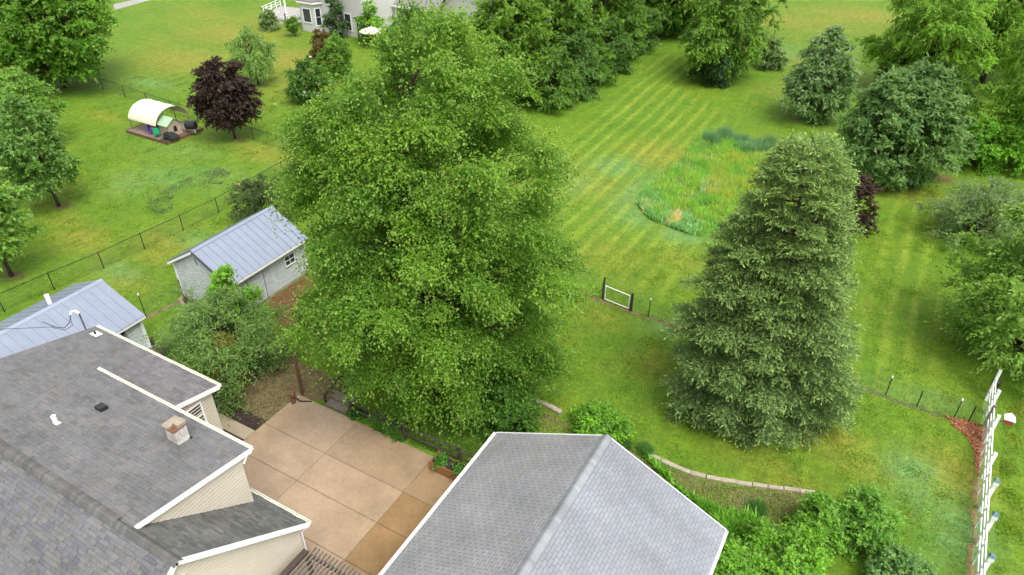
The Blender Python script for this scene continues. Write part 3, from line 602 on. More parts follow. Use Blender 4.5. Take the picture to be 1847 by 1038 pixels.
# ------------------------------------------------------------------ sheds with ribbed steel roofs
def steel_roof(parent, xr, zr, xe, ze, y0, y1, pw=0.46):
    """one slope from ridge (xr,zr) to eave (xe,ze): a deck with panels, each panel with its rib"""
    deck = slab_roof(parent, [(xe,y0,ze),(xe,y1,ze),(xr,y1,zr),(xr,y0,zr)], .08, M_metaldark)
    d = Vector((xe-xr, 0, ze-zr)); n = Vector((-(ze-zr), 0, xe-xr)).normalized()
    if n.z < 0: n = -n
    k = int(round((y1-y0)/pw)); pw = (y1-y0)/k; me = None
    for i in range(k):
        if me is None:
            mb = MB(); o0 = Vector((0,0,0))
            prof = [(.0,.012),(.0,.045),(.035,.045),(.05,.012),(pw*.35,.012),(pw*.37,.018),(pw*.41,.018),(pw*.43,.012),(pw*.68,.012),(pw*.70,.018),(pw*.74,.018),(pw*.76,.012),(pw,.012)]
            vs = [Vector((0, a, 0)) + n*h for a, h in prof] + [Vector((0, a, 0)) + n*h + d*1.01 for a, h in prof]; m_ = len(prof)
            me = bpy.data.meshes.new('roof_panel'); me.from_pydata([tuple(v) for v in vs], [], [(j, j+1, m_+j+1, m_+j) for j in range(m_-1)]); me.materials.append(M_metalroof)
        o = bpy.data.objects.new('roof_panel', me); col.objects.link(o); o.parent = deck; o.location = Vector((xr, y0 + i*pw, zr)) - wloc(deck)
    return deck
S1 = empty('shed', (-32.1, 23.2, 0), 'weathered grey board shed with blue grey steel roof and small window', 'shed')
sx0, sx1, srx, sz, srz, sy0, sy1 = -34.62, -29.48, -32.05, 2.5, 4.0, 20.25, 26.35
steel_roof(S1, srx, srz, sx1, sz, sy0, sy1); steel_roof(S1, srx, srz, sx0, sz, sy0, sy1)
mb = MB(); mb.prism([(srx-.16,sy0-.02,srz-.035),(srx,sy0-.02,srz+.075),(srx+.16,sy0-.02,srz-.035),(srx,sy0-.02,srz+.055)], (0,sy1-sy0+.04,0)); mb.build('ridge_flashing', M_metalroof, S1)
wx0, wx1, wy_0, wy_1 = -34.4, -29.8, 20.5, 26.1
wall(S1, [(0,.12),(4.6,.12),(4.6,2.42),(2.33,3.82),(0,2.42)], (wx0, wy_0, 0), (1,0,0), (0,-1,0), M_barn, .17, .022)
ws1 = wall(S1, [(0,.12),(5.6,.12),(5.6,2.45),(0,2.45)], (wx1, wy_0, 0), (0,1,0), (1,0,0), M_barn, .17, .022)
wall(S1, [(0,.12),(5.6,.12),(5.6,2.45),(0,2.45)], (wx0, wy_1, 0), (0,-1,0), (-1,0,0), M_barn, .17, .022)
wall(S1, [(0,.12),(4.6,.12),(4.6,2.42),(2.33,3.82),(0,2.42)], (wx1, wy_1, 0), (-1,0,0), (0,1,0), M_barn, .17, .022)
MB().box(wx0-.03, wx1+.04, wy_0-.03, wy_1+.03, 0, .14).build('foundation', M_stone, S1)
for x, y in ((wx0, wy_0), (wx1, wy_0), (wx1, wy_1), (wx0, wy_1)): MB().box(x-.06, x+.06, y-.06, y+.06, .13, 2.45).build('corner_board', M_white, S1)
for xe in (sx0, sx1): MB().bar((srx, sy0-.015, srz-.11), (xe, sy0-.015, sz-.11), .03, .13).build('rake_board', M_white if xe == sx0 else M_metaldark, S1)
MB().box(sx1-.02, sx1+.02, sy0, sy1, sz-.16, sz-.05).build('fascia', M_white, S1)
gutter(S1, (sx1+.02, sy0+.2, sz-.03), (sx1+.02, sy1, sz-.03), (1,0,0), .09, .08)
MB().tube([(sx1+.07, sy1-.1, sz-.1),(wx1+.1, sy1-.2, sz-.35),(wx1+.08, sy1-.22, .3),(wx1+.25, sy1-.2, .12),(wx1+1.6, sy1-.3, .08)], .045, 8).build('downspout', M_white, S1)
window(S1, (wx1+.02, 24.9, 1.65), (0,1,0), (1,0,0), .72, .62, .06, 2, 2)
dr = MB().box(wx1+.03, wx1+.06, 21.6, 22.75, .15, 2.0).build('sliding_door', M_barn, S1)
for i in range(6): MB().box(wx1+.061, wx1+.075, 21.6+i*.195, 21.78+i*.195, .16, 1.99).build('plank', M_barn, dr)
MB().box(wx1+.076, wx1+.09, 22.74, 22.77, .15, 2.05).build('door_edge', M_metaldark, dr)
MB().bar((srx-.25, wy_0-.04, 3.35), (srx-.1, wy_0-.04, 2.95), .03, .05).build('loft_latch', M_oldwood, S1)
S2 = empty('shed', (-34.3, 9.0, 0), 'long pale outbuilding with blue steel roof behind the house', 'shed')
srx2, srz2, sxe2, sze2, y20, y21 = -34.25, 3.7, -31.3, 2.45, -6.0, 16.25
steel_roof(S2, srx2, srz2, sxe2, sze2, y20, y21); steel_roof(S2, srx2, srz2, 2*srx2-sxe2, sze2, y20, y21)
MB().prism([(srx2-.16,y20,srz2-.035),(srx2,y20,srz2+.075),(srx2+.16,y20,srz2-.035),(srx2,y20,srz2+.055)], (0,y21-y20+.02,0)).build('ridge_flashing', M_metalroof, S2)
ex2 = sxe2 - .32
wall(S2, [(0,0),(22,0),(22,2.35),(0,2.35)], (ex2, y20+.1, 0), (0,1,0), (1,0,0), M_barn, .13, .02)
wall(S2, [(0,0),(5.2,0),(5.2,2.35),(2.6,3.5),(0,2.35)], (ex2, y21-.15, 0), (-1,0,0), (0,1,0), M_barn, .13, .02)
MB().box(ex2-.07, ex2+.05, y21-.27, y21-.1, 0, 2.36).build('corner_board', M_white, S2)
MB().box(ex2+.03, ex2+.06, y21-2.6, y21-2.35, 0, 2.36).build('door_trim', M_white, S2)
MB().box(sxe2-.02, sxe2+.015, y20, y21, sze2-.17, sze2-.05).build('fascia', M_white, S2)
l_ = MB().box(ex2+.02, ex2+.14, y21-1.35, y21-1.2, 1.95, 2.1).build('wall_lamp', M_black, S2); MB().tube([(ex2+.14,y21-1.27,2.0),(ex2+.26,y21-1.27,1.88)], [.06,.1], 8).build('lamp_shade', M_black, l_)
c = G(84, 551, 3.6)
MB().tube([(c.x-.3, c.y+.3, 2.9),(c.x-.3, c.y+.3, 3.95)], .11, 10).build('vent_pipe', M_white, S2)

# ------------------------------------------------------------------ plants
UP = np.array([0., 0., 1.])
def unit(a): return a / np.maximum(np.linalg.norm(a, axis=-1, keepdims=True), 1e-6)
def spray_leaves(rg, C, Rr, O, nsp, nlf, leaf, wid, droop, pal, young, spread=.8, flat=.6, upb=.3, outw=.75, yt_t=None):
    """C clump centres, Rr radii, O outward dirs -> arrays for leaf quads set along curved sprays"""
    k = len(C); n = k * nsp
    c = np.repeat(C, nsp, 0); r = np.repeat(Rr, nsp); o = np.repeat(O, nsp, 0)
    d = unit(o * outw + rg.normal(0, spread, (n, 3)) * np.array([1, 1, flat]) + UP * upb)
    st = c + rg.normal(0, .22, (n, 3)) * r[:, None] * np.array([1, 1, .7]); ln = r * rg.uniform(.55, 1.15, n)
    pal = np.array(pal); tcl = rg.random(k); base = pal[0] + (pal[1] - pal[0]) * tcl[:, None]
    bc = np.repeat(base, nsp, 0) * rg.uniform(.82, 1.18, (n, 1))
    N = n * nlf; s = (np.tile(np.arange(nlf), n) + rg.random(N)) / nlf
    d2 = np.repeat(d, nlf, 0); l2 = np.repeat(ln, nlf)[:, None]; s1 = s[:, None]
    P = np.repeat(st, nlf, 0) + d2 * l2 * s1 - UP * droop * l2 * s1 ** 2 + rg.normal(0, .035, (N, 3)) * np.repeat(r, nlf)[:, None]
    T = d2 - UP * 2 * droop * s1
    A = unit(unit(T) + rg.normal(0, .75, (N, 3)) - UP * droop * .5)
    Nn = UP * .9 + rg.normal(0, .55, (N, 3)) + np.repeat(o, nlf, 0) * .45
    col_ = np.repeat(bc, nlf, 0) * rg.uniform(.75, 1.25, (N, 1)) * np.array([1.75, 1.75, 1.1])
    if young is not None:
        yt = (s > .62) & (np.repeat(rg.random(n), nlf) < (.45 if yt_t is None else .2 + .55 * np.repeat(yt_t, nsp * nlf))); col_[yt] = col_[yt] * .35 + np.array(young) * .8
    return P, A, Nn, leaf * rg.uniform(.65, 1.3, N), wid * rg.uniform(.65, 1.3, N), col_
def grow(name, label, cat, base, height, prof, ncl, nsp, nlf, clr, leaf, wid, pal, young=None, droop=.25, trunk_h=.2, trunk_r=.16, group=None, seed=1, lean=(0, 0), shell=.42, lobes=.16, stems=1, flat=.6, spread=.8, bark=None, blossoms=None, upb=.3, limbs=True, squash=(1, 1), outw=.75):
    """tree or shrub: trunk, limbs and a leafy crown. prof: [(t, radius m)] up the crown, t from 0 at the crown's foot to 1 at its top"""
    rg = np.random.default_rng(seed); base = Vector((base[0], base[1], 0))
    T = empty(name, base, label, cat, group); z0 = trunk_h * height; pt = np.array([p[0] for p in prof]); pr = np.array([p[1] for p in prof])
    tt = np.linspace(0.02, .98, 200); w = np.interp(tt, pt, pr) ** 1.6 + .02; w /= w.sum()
    t = rg.choice(tt, ncl, p=w) + rg.normal(0, .01, ncl); a = rg.random(ncl) * 2 * math.pi; ph = rg.random(4) * 6.28
    rmax = np.interp(t, pt, pr) * (1 + lobes * np.sin(3 * a + ph[0] + 2 * t) + lobes * .8 * np.sin(5 * a + ph[1] - 7 * t) + rg.normal(0, lobes * .5, ncl))
    rr = np.maximum(rmax - clr * .55, .05) * rg.random(ncl) ** shell
    Cn = np.column_stack([base.x + rr * np.cos(a) * squash[0] + lean[0] * t, base.y + rr * np.sin(a) * squash[1] + lean[1] * t, z0 + t * (height - z0)])
    ax = np.column_stack([base.x + lean[0] * t, base.y + lean[1] * t, Cn[:, 2]])
    O = unit((Cn - ax) / max(pr.max(), .1) + UP * (t[:, None] - .35) * .9 + rg.normal(0, .1, (ncl, 3)))
    Rr = clr * rg.uniform(.7, 1.25, ncl)
    Lv = spray_leaves(rg, Cn, Rr, O, nsp, nlf, leaf, wid, droop, pal, young, spread, flat, upb, outw, t)
    P = Lv[0]; P[:, 2] = np.maximum(P[:, 2], .03 + rg.random(len(P)) * .12)
    quads_mesh('crown', *Lv, LEAF, T, math.hypot(base.x, base.y) > 46)
    m = bark or M_bark; mb = MB(); top = z0 + (height - z0) * .82
    stemax = []
    for k in range(stems):
        q = 2 * math.pi * k / max(stems, 1) + ph[2]; sp = 0 if stems == 1 else .22
        pts = []; rad = []
        for i in range(7):
            f = i / 6; z = f * top
            off = sp * trunk_r * 3 * (1 - f) + (0 if stems == 1 else .16 * pr.max() * f)
            pts.append((base.x + lean[0] * f * .8 + math.cos(q) * off + rg.normal(0, .015) * height * .3 * f, base.y + lean[1] * f * .8 + math.sin(q) * off + rg.normal(0, .015) * height * .3 * f, z - .05 * (i == 0)))
            rad.append(max(trunk_r * (1.25 if i == 0 else 1) * (1 - f) ** .8 / (1 if stems == 1 else 1.5), .015))
        mb.tube(pts, rad, 7); stemax.append(pts)
    mb.build('trunk', m, T, smooth=True)
    if limbs:
        lb = MB(); step = max(1, ncl // 140)
        for i in range(0, ncl, step):
            st = stemax[i % len(stemax)]; cz = Cn[i][2]; zz = min(max(cz - rr[i] * .75 - .3, z0 * .75), top * .95); f = zz / top; j = min(int(f * 6), 5); g_ = f * 6 - j
            p0 = Vector(st[j]).lerp(Vector(st[j + 1]), g_); p2 = Vector(Cn[i]); p1 = p0.lerp(p2, .55) + Vector((0, 0, .12 * (p2 - p0).length)); r0 = max(.012, trunk_r * .28 * (1 - f * .6))
            lb.tube([p0, p0.lerp(p1, .55), p1, p2], [r0, r0 * .8, r0 * .55, r0 * .2], 4, cap=False)
        lb.build('limbs', m, T, smooth=True)
    if blossoms:
        nb, bc, bs = blossoms; ii = rg.integers(0, len(P), nb); Q = P[ii] + O[rg.integers(0, ncl, nb)] * .05 + UP * .06
        quads_mesh('blossoms', Q, rg.normal(0, 1, (nb, 3)), UP + rg.normal(0, .5, (nb, 3)), np.full(nb, bs), np.full(nb, bs), np.tile(np.array(bc), (nb, 1)) * rg.uniform(.8, 1.1, (nb, 1)), LEAF, T)
    return T
def copy_thing(T, name, loc, rz, sc_, label, group=None):
    """a copy of a plant with copies of its parts"""
    o = T.copy(); col.objects.link(o); o.name = name; o.location = (loc[0], loc[1], 0); o.rotation_euler = (0, 0, rz); o.scale = sc_; tag(o, label, None, group)
    for ch in list(T.children):
        c = ch.copy(); col.objects.link(c); c.parent = o
    return o
# palettes: (deep, light) base colours of the leaves
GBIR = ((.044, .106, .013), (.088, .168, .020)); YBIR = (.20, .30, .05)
GMAP = ((.038, .098, .012), (.075, .165, .018)); YMAP = (.14, .24, .03)
GDRK = ((.038, .092, .018), (.066, .138, .026)); GBLU = ((.060, .122, .046), (.105, .182, .074)); GWIL = ((.085, .15, .045), (.14, .22, .075))
GGRY = ((.075, .125, .058), (.135, .19, .10)); GPUR = ((.020, .0125, .013), (.040, .026, .025)); GSHR = ((.066, .155, .020), (.12, .25, .032))
PR_OVAL = [(0, .35), (.12, .75), (.35, 1), (.6, .92), (.8, .66), (.93, .36), (1, .08)]
PR_ROUND = [(0, .55), (.1, .82), (.3, 1), (.55, .98), (.75, .8), (.9, .5), (1, .12)]
PR_TALL = [(0, .5), (.15, .95), (.35, 1), (.6, .75), (.8, .5), (.93, .28), (1, .08)]
PR_BUSH = [(0, .8), (.25, 1), (.55, .92), (.8, .65), (1, .2)]
def PRF(p, r): return [(t, q * r) for t, q in p]
# the great birch-like tree over the patio fence
b = G(802, 697)
grow('shade_tree', 'huge bright green shade tree with drooping branchlets over the patio fence', 'tree', b, 18.6,
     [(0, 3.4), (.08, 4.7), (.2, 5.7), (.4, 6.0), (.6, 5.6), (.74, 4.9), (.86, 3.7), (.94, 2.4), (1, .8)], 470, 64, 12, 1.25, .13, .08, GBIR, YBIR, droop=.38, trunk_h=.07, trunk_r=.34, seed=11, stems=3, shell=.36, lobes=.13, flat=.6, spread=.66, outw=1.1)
# spruce
def spruce(base, Ht, prof, seed):
    rg = np.random.default_rng(seed); base = Vector((base[0], base[1], 0)); T = empty('spruce_tree', base, 'tall dense blue green spruce standing on the lawn behind the garage', 'tree')
    pt = [p[0] for p in prof]; pr = [p[1] for p in prof]; Ps, As, Ns, Ls, Ws, Cs = [], [], [], [], [], []; br = MB()
    nlev = 36
    for lv in range(nlev):
        t = (lv + .5) / nlev * .985 + .012; R0 = np.interp(t, pt, pr); nb = int(7 + R0 * 2.5)
        t_ = t
        for k in range(nb):
            t = min(t_ + rg.uniform(-.6, .6) / nlev, .995) if t_ < .9 else t_
            a = 2 * math.pi * (k + rg.random() * .8) / nb + lv * 1.3; Lb = R0 * rg.uniform(.76, 1.08) * (1 + .10 * math.sin(3 * a + 1 + 4 * t) + .07 * math.sin(5 * a + 9 * t)); el = .55 * (t - .35) - .12 + rg.normal(0, .07)
            d = np.array([math.cos(a) * math.cos(el), math.sin(a) * math.cos(el), math.sin(el)]); p0 = np.array([base.x, base.y, t * Ht]); side = np.array([-math.sin(a), math.cos(a), 0])
            if t < .92: br.tube([p0 + d * .1, p0 + d * Lb * .5 - UP * .02 * Lb, p0 + d * Lb * .92 - UP * .05 * Lb], [.035, .02, .006], 3, cap=False)
            m = max(5, int(Lb * 6.5)); s = np.linspace(.5 if Lb > 1.2 else .1, 1, m)
            for sg in (-1, 0, 1):
                q = p0 + d * (s * Lb)[:, None] - UP * (.09 * Lb * s ** 2)[:, None]; tl = (.62 * (1.08 - s) + .34) * rg.uniform(.75, 1.2, m) * (.95 + .12 * Lb) * (.75 if sg == 0 else 1)
                dd = unit(d[None] * .8 + side[None] * sg * .9 + rg.normal(0, .16, (m, 3)) - UP * (-.06 if sg else -.3)); nl = 8
                u = (np.arange(nl) + .3) / nl
                P = (q[:, None] + dd[:, None] * (tl[:, None] * u[None])[..., None] - UP * (.06 * tl[:, None] * u[None] ** 2)[..., None]).reshape(-1, 3)
                n_ = len(P); D = np.repeat(dd, nl, 0); A = unit(D + rg.normal(0, .5, (n_, 3)))
                tip = np.tile(u, m) * .6 + np.repeat(s, nl) * .4
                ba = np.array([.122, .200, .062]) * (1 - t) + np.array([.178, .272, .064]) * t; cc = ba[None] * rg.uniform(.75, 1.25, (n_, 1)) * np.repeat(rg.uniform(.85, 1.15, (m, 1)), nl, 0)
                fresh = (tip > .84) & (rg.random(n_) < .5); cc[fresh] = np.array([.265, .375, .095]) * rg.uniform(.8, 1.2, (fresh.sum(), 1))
                Ps.append(P); As.append(A); Ns.append(UP * 1.3 + rg.normal(0, .5, (n_, 3))); Ls.append(rg.uniform(.12, .21, n_)); Ws.append(rg.uniform(.045, .07, n_)); Cs.append(cc)
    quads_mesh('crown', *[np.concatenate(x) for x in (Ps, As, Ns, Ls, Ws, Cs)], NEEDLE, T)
    MB().tube([(base.x, base.y, -.05), (base.x, base.y, Ht * .4), (base.x, base.y, Ht * .97)], [.3, .2, .03], 8).build('trunk', M_bark, T, smooth=True)
    br.build('limbs', M_bark, T)
    return T
spruce(G(1350, 726), 13.7, [(0, 2.4), (.06, 3.3), (.16, 3.7), (.32, 3.7), (.5, 3.3), (.66, 2.7), (.8, 2.1), (.9, 1.65), (.96, 1.2), (1, .5)], 5)
# other trees
grow('maple_tree', 'large bright green maple at the top left corner', 'tree', G(118, 158), 13.0, PRF(PR_ROUND, 6.3), 300, 16, 11, 1.2, .34, .24, GMAP, YMAP, .35, .12, .3, None, 21, upb=.4)
grow('young_maple', 'dark green young tree with bare round soil at its foot', 'tree', G(106, 372), 8.2, PRF(PR_OVAL, 2.75), 110, 15, 11, .8, .24, .15, ((.055, .12, .032), (.095, .175, .05)), (.15, .25, .07), .35, .16, .12, None, 22)
grow('maple_tree', 'light green young maple at the left edge by the chain link fence', 'tree', G(21, 498), 8.0, PRF(PR_OVAL, 2.6), 95, 15, 11, .75, .22, .15, ((.07, .145, .03), (.13, .225, .05)), (.25, .36, .11), .3, .17, .12, None, 23)
grow('small_tree', 'broad pale green tree under the big top left maple', 'tree', G(62, 268), 7.0, PRF(PR_OVAL, 3.0), 90, 15, 10, .8, .26, .16, ((.075, .155, .032), (.12, .215, .05)), (.15, .24, .06), .3, .2, .12, None, 24)
grow('purple_maple', 'dark purple leaved maple beside the playhouse deck', 'tree', G(424, 250), 7.1, PRF(PR_OVAL, 2.65), 170, 15, 11, .65, .24, .17, GPUR, (.06, .040, .038), .35, .2, .11, None, 25, lobes=.1)
grow('willow_tree', 'small pale feathery willow on the far lawn', 'tree', G(466, 152), 5.9, PRF(PR_OVAL, 2.45), 120, 14, 11, .75, .26, .06, GWIL, (.2, .29, .12), .9, .17, .09, None, 26)
grow('sapling', 'tiny bright green sapling in front of the neighbouring bay window', 'tree', G(532, 66), 2.3, PRF(PR_OVAL, .95), 30, 10, 9, .4, .22, .13, GMAP, YMAP, .25, .3, .05, None, 27)
grow('round_maple', 'round dense blue green maple right of the wildflower bed', 'tree', G(1600, 322), 8.8, PRF(PR_ROUND, 4.4), 330, 17, 11, .85, .26, .19, GBLU, (.11, .17, .065), .35, .05, .22, None, 28, lobes=.1)
grow('pear_tree', 'upright tree with pale undersided leaves near the round maple', 'tree', G(1463, 216), 8.6, PRF(PR_TALL, 3.1), 200, 15, 11, .75, .25, .13, ((.065, .125, .045), (.115, .185, .085)), (.26, .31, .20), .4, .08, .15, None, 29)
grow('broad_tree', 'broad tree with drooping skirt at the end of the hedgerow', 'tree', G(1292, 140), 11.0, PRF(PR_ROUND, 4.5), 250, 15, 11, 1.0, .30, .18, ((.05, .11, .018), (.088, .165, .026)), (.17, .27, .05), .55, .1, .2, None, 30)
grow('edge_tree', 'open branched green tree at the right edge above the white fence', 'tree', G(1812, 640), 10.0, [(0, 2.6), (.12, 3.7), (.3, 4.1), (.5, 3.6), (.7, 2.9), (.88, 1.9), (1, .5)], 230, 15, 11, .85, .19, .12, ((.07, .145, .03), (.12, .205, .05)), (.22, .33, .07), .4, .06, .16, None, 31)
for i, (x, y, h, r, sd_, lb) in enumerate([(1655, 175, 12.5, 5.4, 41, 'tall light green tree left of the top right group'), (1770, 150, 14.0, 6.0, 42, 'tall tree at the back of the top right group'), (1856, 290, 14.0, 4.9, 43, 'tall drooping light green tree at the upper right edge'), (1880, 120, 15, 6.0, 44, 'tall tree touching the top right corner')]):
    if i: copy_thing(WAL, 'walnut_tree', G(x, y), i * 1.9, (r / 5.4, r / 5.4, h / 12.5), lb); continue
    WAL = grow('walnut_tree', lb, 'tree', G(x, y), h, PRF(PR_ROUND, r), 230, 15, 11, 1.15, .36, .13, ((.066, .145, .016), (.11, .205, .026)), (.17, .28, .042), .6, .14, .24, 'tall trees at the upper right', sd_)
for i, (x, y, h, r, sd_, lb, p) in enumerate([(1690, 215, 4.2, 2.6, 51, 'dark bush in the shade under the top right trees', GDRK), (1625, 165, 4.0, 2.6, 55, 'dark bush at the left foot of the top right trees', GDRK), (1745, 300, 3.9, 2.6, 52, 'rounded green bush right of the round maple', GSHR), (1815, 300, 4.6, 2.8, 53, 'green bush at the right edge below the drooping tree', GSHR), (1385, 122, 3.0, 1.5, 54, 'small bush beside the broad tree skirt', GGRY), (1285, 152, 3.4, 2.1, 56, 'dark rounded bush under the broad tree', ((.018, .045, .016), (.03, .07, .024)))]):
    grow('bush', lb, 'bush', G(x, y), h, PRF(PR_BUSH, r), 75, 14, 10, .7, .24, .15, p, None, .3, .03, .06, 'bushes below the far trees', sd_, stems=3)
grow('grey_shrub', 'silvery grey green shrub at the right edge of the striped lawn', 'bush', G(1760, 432), 4.2, PRF(PR_BUSH, 3.3), 150, 16, 11, .75, .16, .07, GGRY, (.17, .21, .13), .3, .03, .08, None, 57, stems=4)
grow('purple_bush', 'dark purple bush half hidden behind the spruce', 'bush', G(1524, 412), 4.0, PRF(PR_BUSH, 1.7), 70, 15, 10, .6, .2, .13, GPUR, (.09, .04, .03), .3, .05, .06, None, 58, stems=3)
# hedgerow along the far boundary
HED = {}; HSH = {}
for i, (x, y, h, r, sd_, lb) in enumerate([(-34.5, 60, 11.5, 4.6, 61, 'nearest tall tree of the hedgerow beside the shade tree'), (-35.5, 68, 13.5, 5.0, 62, 'tall tree in the middle of the hedgerow'), (-34.0, 77, 14.5, 5.2, 63, 'tall dark tree in the far part of the hedgerow'), (-37, 87, 15, 5.6, 64, 'tall tree at the back of the hedgerow touching the top edge'), (-28.5, 90, 14, 5.0, 65, 'dark tree closing the far end of the hedgerow'), (-21.5, 93, 12, 4.6, 66, 'dark tree behind the broad tree')]):
    if i > 1: copy_thing(HED[i % 2], 'hedgerow_tree', (x, y), i * 1.7, (r / (4.6, 5.0)[i % 2], r / (4.6, 5.0)[i % 2], h / (11.5, 13.5)[i % 2]), lb); continue
    HED[i] = grow('hedgerow_tree', lb, 'tree', (x, y), h, PRF(PR_ROUND, r), 190, 14, 11, 1.15, .36, .22, ((.052, .115, .014), (.092, .17, .02)), (.135, .22, .034), .4, .06, .22, 'trees of the far hedgerow', sd_)
nm = ['nearest', 'second nearest', 'third nearest', 'fourth nearest', 'fifth nearest', 'farthest']
for i in range(6):
    if i > 1: copy_thing(HSH[i % 2], 'hedge_shrub', (-30.0 + .3 * math.sin(i * 2.1), 60.5 + i * 4.2), i * 2.3, (1, 1.06, 1 + .08 * math.sin(i * 1.7)), nm[i] + ' leafy shrub along the foot of the hedgerow'); continue
    HSH[i] = grow('hedge_shrub', nm[i] + ' leafy shrub along the foot of the hedgerow', 'bush', (-30.0 + .3 * math.sin(i * 2.1), 60.5 + i * 4.2), 5.6 + .5 * math.sin(i * 1.7), PRF(PR_BUSH, 2.9), 95, 14, 10, .75, .25, .15, [((.052, .118, .018), (.088, .165, .028)), ((.046, .102, .024), (.078, .145, .038))][i % 2], (.085, .15, .05), .35, .02, .07, 'shrubs along the hedgerow', 70 + i, stems=3)
for i, (x, y, h, r, lb, p) in enumerate([(562, 182, 4.2, 2.3, 'dark bush with white blossom behind the shade tree', GDRK), (612, 140, 4.2, 2.0, 'green bush behind the left shoulder of the shade tree', ((.055, .12, .02), (.095, .175, .035)))]):
    grow('flowering_bush', lb, 'bush', G(x, y), h, PRF(PR_BUSH, r), 80, 14, 10, .65, .24, .15, p, None, .3, .03, .06, None, 80 + i, stems=3, blossoms=((220, (.75, .76, .72), .22) if i == 0 else None))
for i, (x, y, h, r, lb, p) in enumerate([(487, 53, 2.2, 1.3, 'low round bush below the neighbouring deck', GGRY), (610, 68, 5.0, 1.6, 'dark upright shrub between the two neighbouring windows', ((.03, .065, .03), (.06, .10, .055))), (584, 104, 3.2, 1.7, 'reddish brown bush in front of the neighbouring house', ((.06, .045, .018), (.10, .075, .025))), (672, 78, 5.0, 1.6, 'bright green climber on the neighbouring house corner', GSHR), (430, -4, 7.0, 2.6, 'small tree with pale trunk at the top edge', GDRK)]):
    grow('garden_shrub', lb, 'bush' if i < 4 else 'tree', G(x, y), h, PRF(PR_BUSH if i < 4 else PR_OVAL, r), 55, 13, 9, .6, .24, .14, p, None, .3, .03 if i < 4 else .42, .07 if i < 4 else .16, None, 85 + i, stems=3 if i < 4 else 1)
# shrubs close to the house and the garage
grow('olive_shrub', 'large grey green olive shrub with tangled vines beside the house', 'bush', G(420, 672), 4.9, PRF(PR_BUSH, 3.35), 250, 18, 12, .8, .13, .05, ((.062, .122, .040), (.12, .192, .068)), (.19, .26, .105), .45, .02, .09, None, 91, stems=5)
grow('climbing_vine', 'bright green vine heaped on top of the olive shrub', 'vine', (G(418, 540, 3.4).x, G(418, 540, 3.4).y), 5.1, PRF(PR_BUSH, 1.35), 60, 16, 11, .5, .15, .11, GSHR, (.16, .27, .05), .5, .45, .05, None, 92, stems=3)
grow('tawny_vine', 'yellowish green vine hanging down the front of the olive shrub', 'vine', G(425, 700), 3.4, [(0, .5), (.5, .95), (1, .3)], 50, 15, 11, .5, .14, .08, ((.085, .115, .022), (.17, .15, .045)), (.22, .17, .06), .7, .05, .05, None, 93, stems=3)
grow('dark_shrub', 'dark shrub with pinkish blossom behind the grey shed', 'bush', G(478, 398), 3.4, PRF(PR_BUSH, 2.2), 85, 15, 10, .6, .15, .08, ((.03, .055, .024), (.06, .085, .04)), None, .3, .03, .06, None, 94, stems=4, blossoms=(90, (.55, .42, .32), .14))
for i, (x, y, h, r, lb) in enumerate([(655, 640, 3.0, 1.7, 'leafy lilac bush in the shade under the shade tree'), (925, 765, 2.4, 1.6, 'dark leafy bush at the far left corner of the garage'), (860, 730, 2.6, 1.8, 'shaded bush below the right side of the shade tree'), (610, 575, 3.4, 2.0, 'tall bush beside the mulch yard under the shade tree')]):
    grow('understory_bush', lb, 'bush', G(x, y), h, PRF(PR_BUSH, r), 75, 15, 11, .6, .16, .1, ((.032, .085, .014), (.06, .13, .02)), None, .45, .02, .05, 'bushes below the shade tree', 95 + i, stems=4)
for i, (x, y, h, r, lb, p) in enumerate([(1080, 790, 1.7, 1.25, 'light green bush behind the garage ridge', GSHR), (1400, 1052, 2.5, 1.9, 'large bright green bush at the bottom edge beside the garage', GSHR), (1300, 1065, 2.1, 1.3, 'bright green bush against the right eave of the garage', GSHR), (1462, 968, 2.1, 1.0, 'left one of the two upright bushes below the stone edging', ((.07, .17, .024), (.125, .245, .044))), (1545, 972, 2.5, 1.25, 'taller upright bush with a leafy crest below the stone edging', ((.065, .155, .03), (.12, .23, .054))), (1612, 1060, 1.7, 1.25, 'grey green bush at the bottom edge near the white fence', ((.06, .13, .055), (.11, .19, .095)))]):
    grow('garden_bush', lb, 'bush', G(x, y), h, PRF(PR_BUSH, r), int(45 + 30 * r), 16, 11, .5, .14, .085, p, (.14, .25, .05), .3, .02, .05, 'bushes around the garage', 110 + i, stems=4)

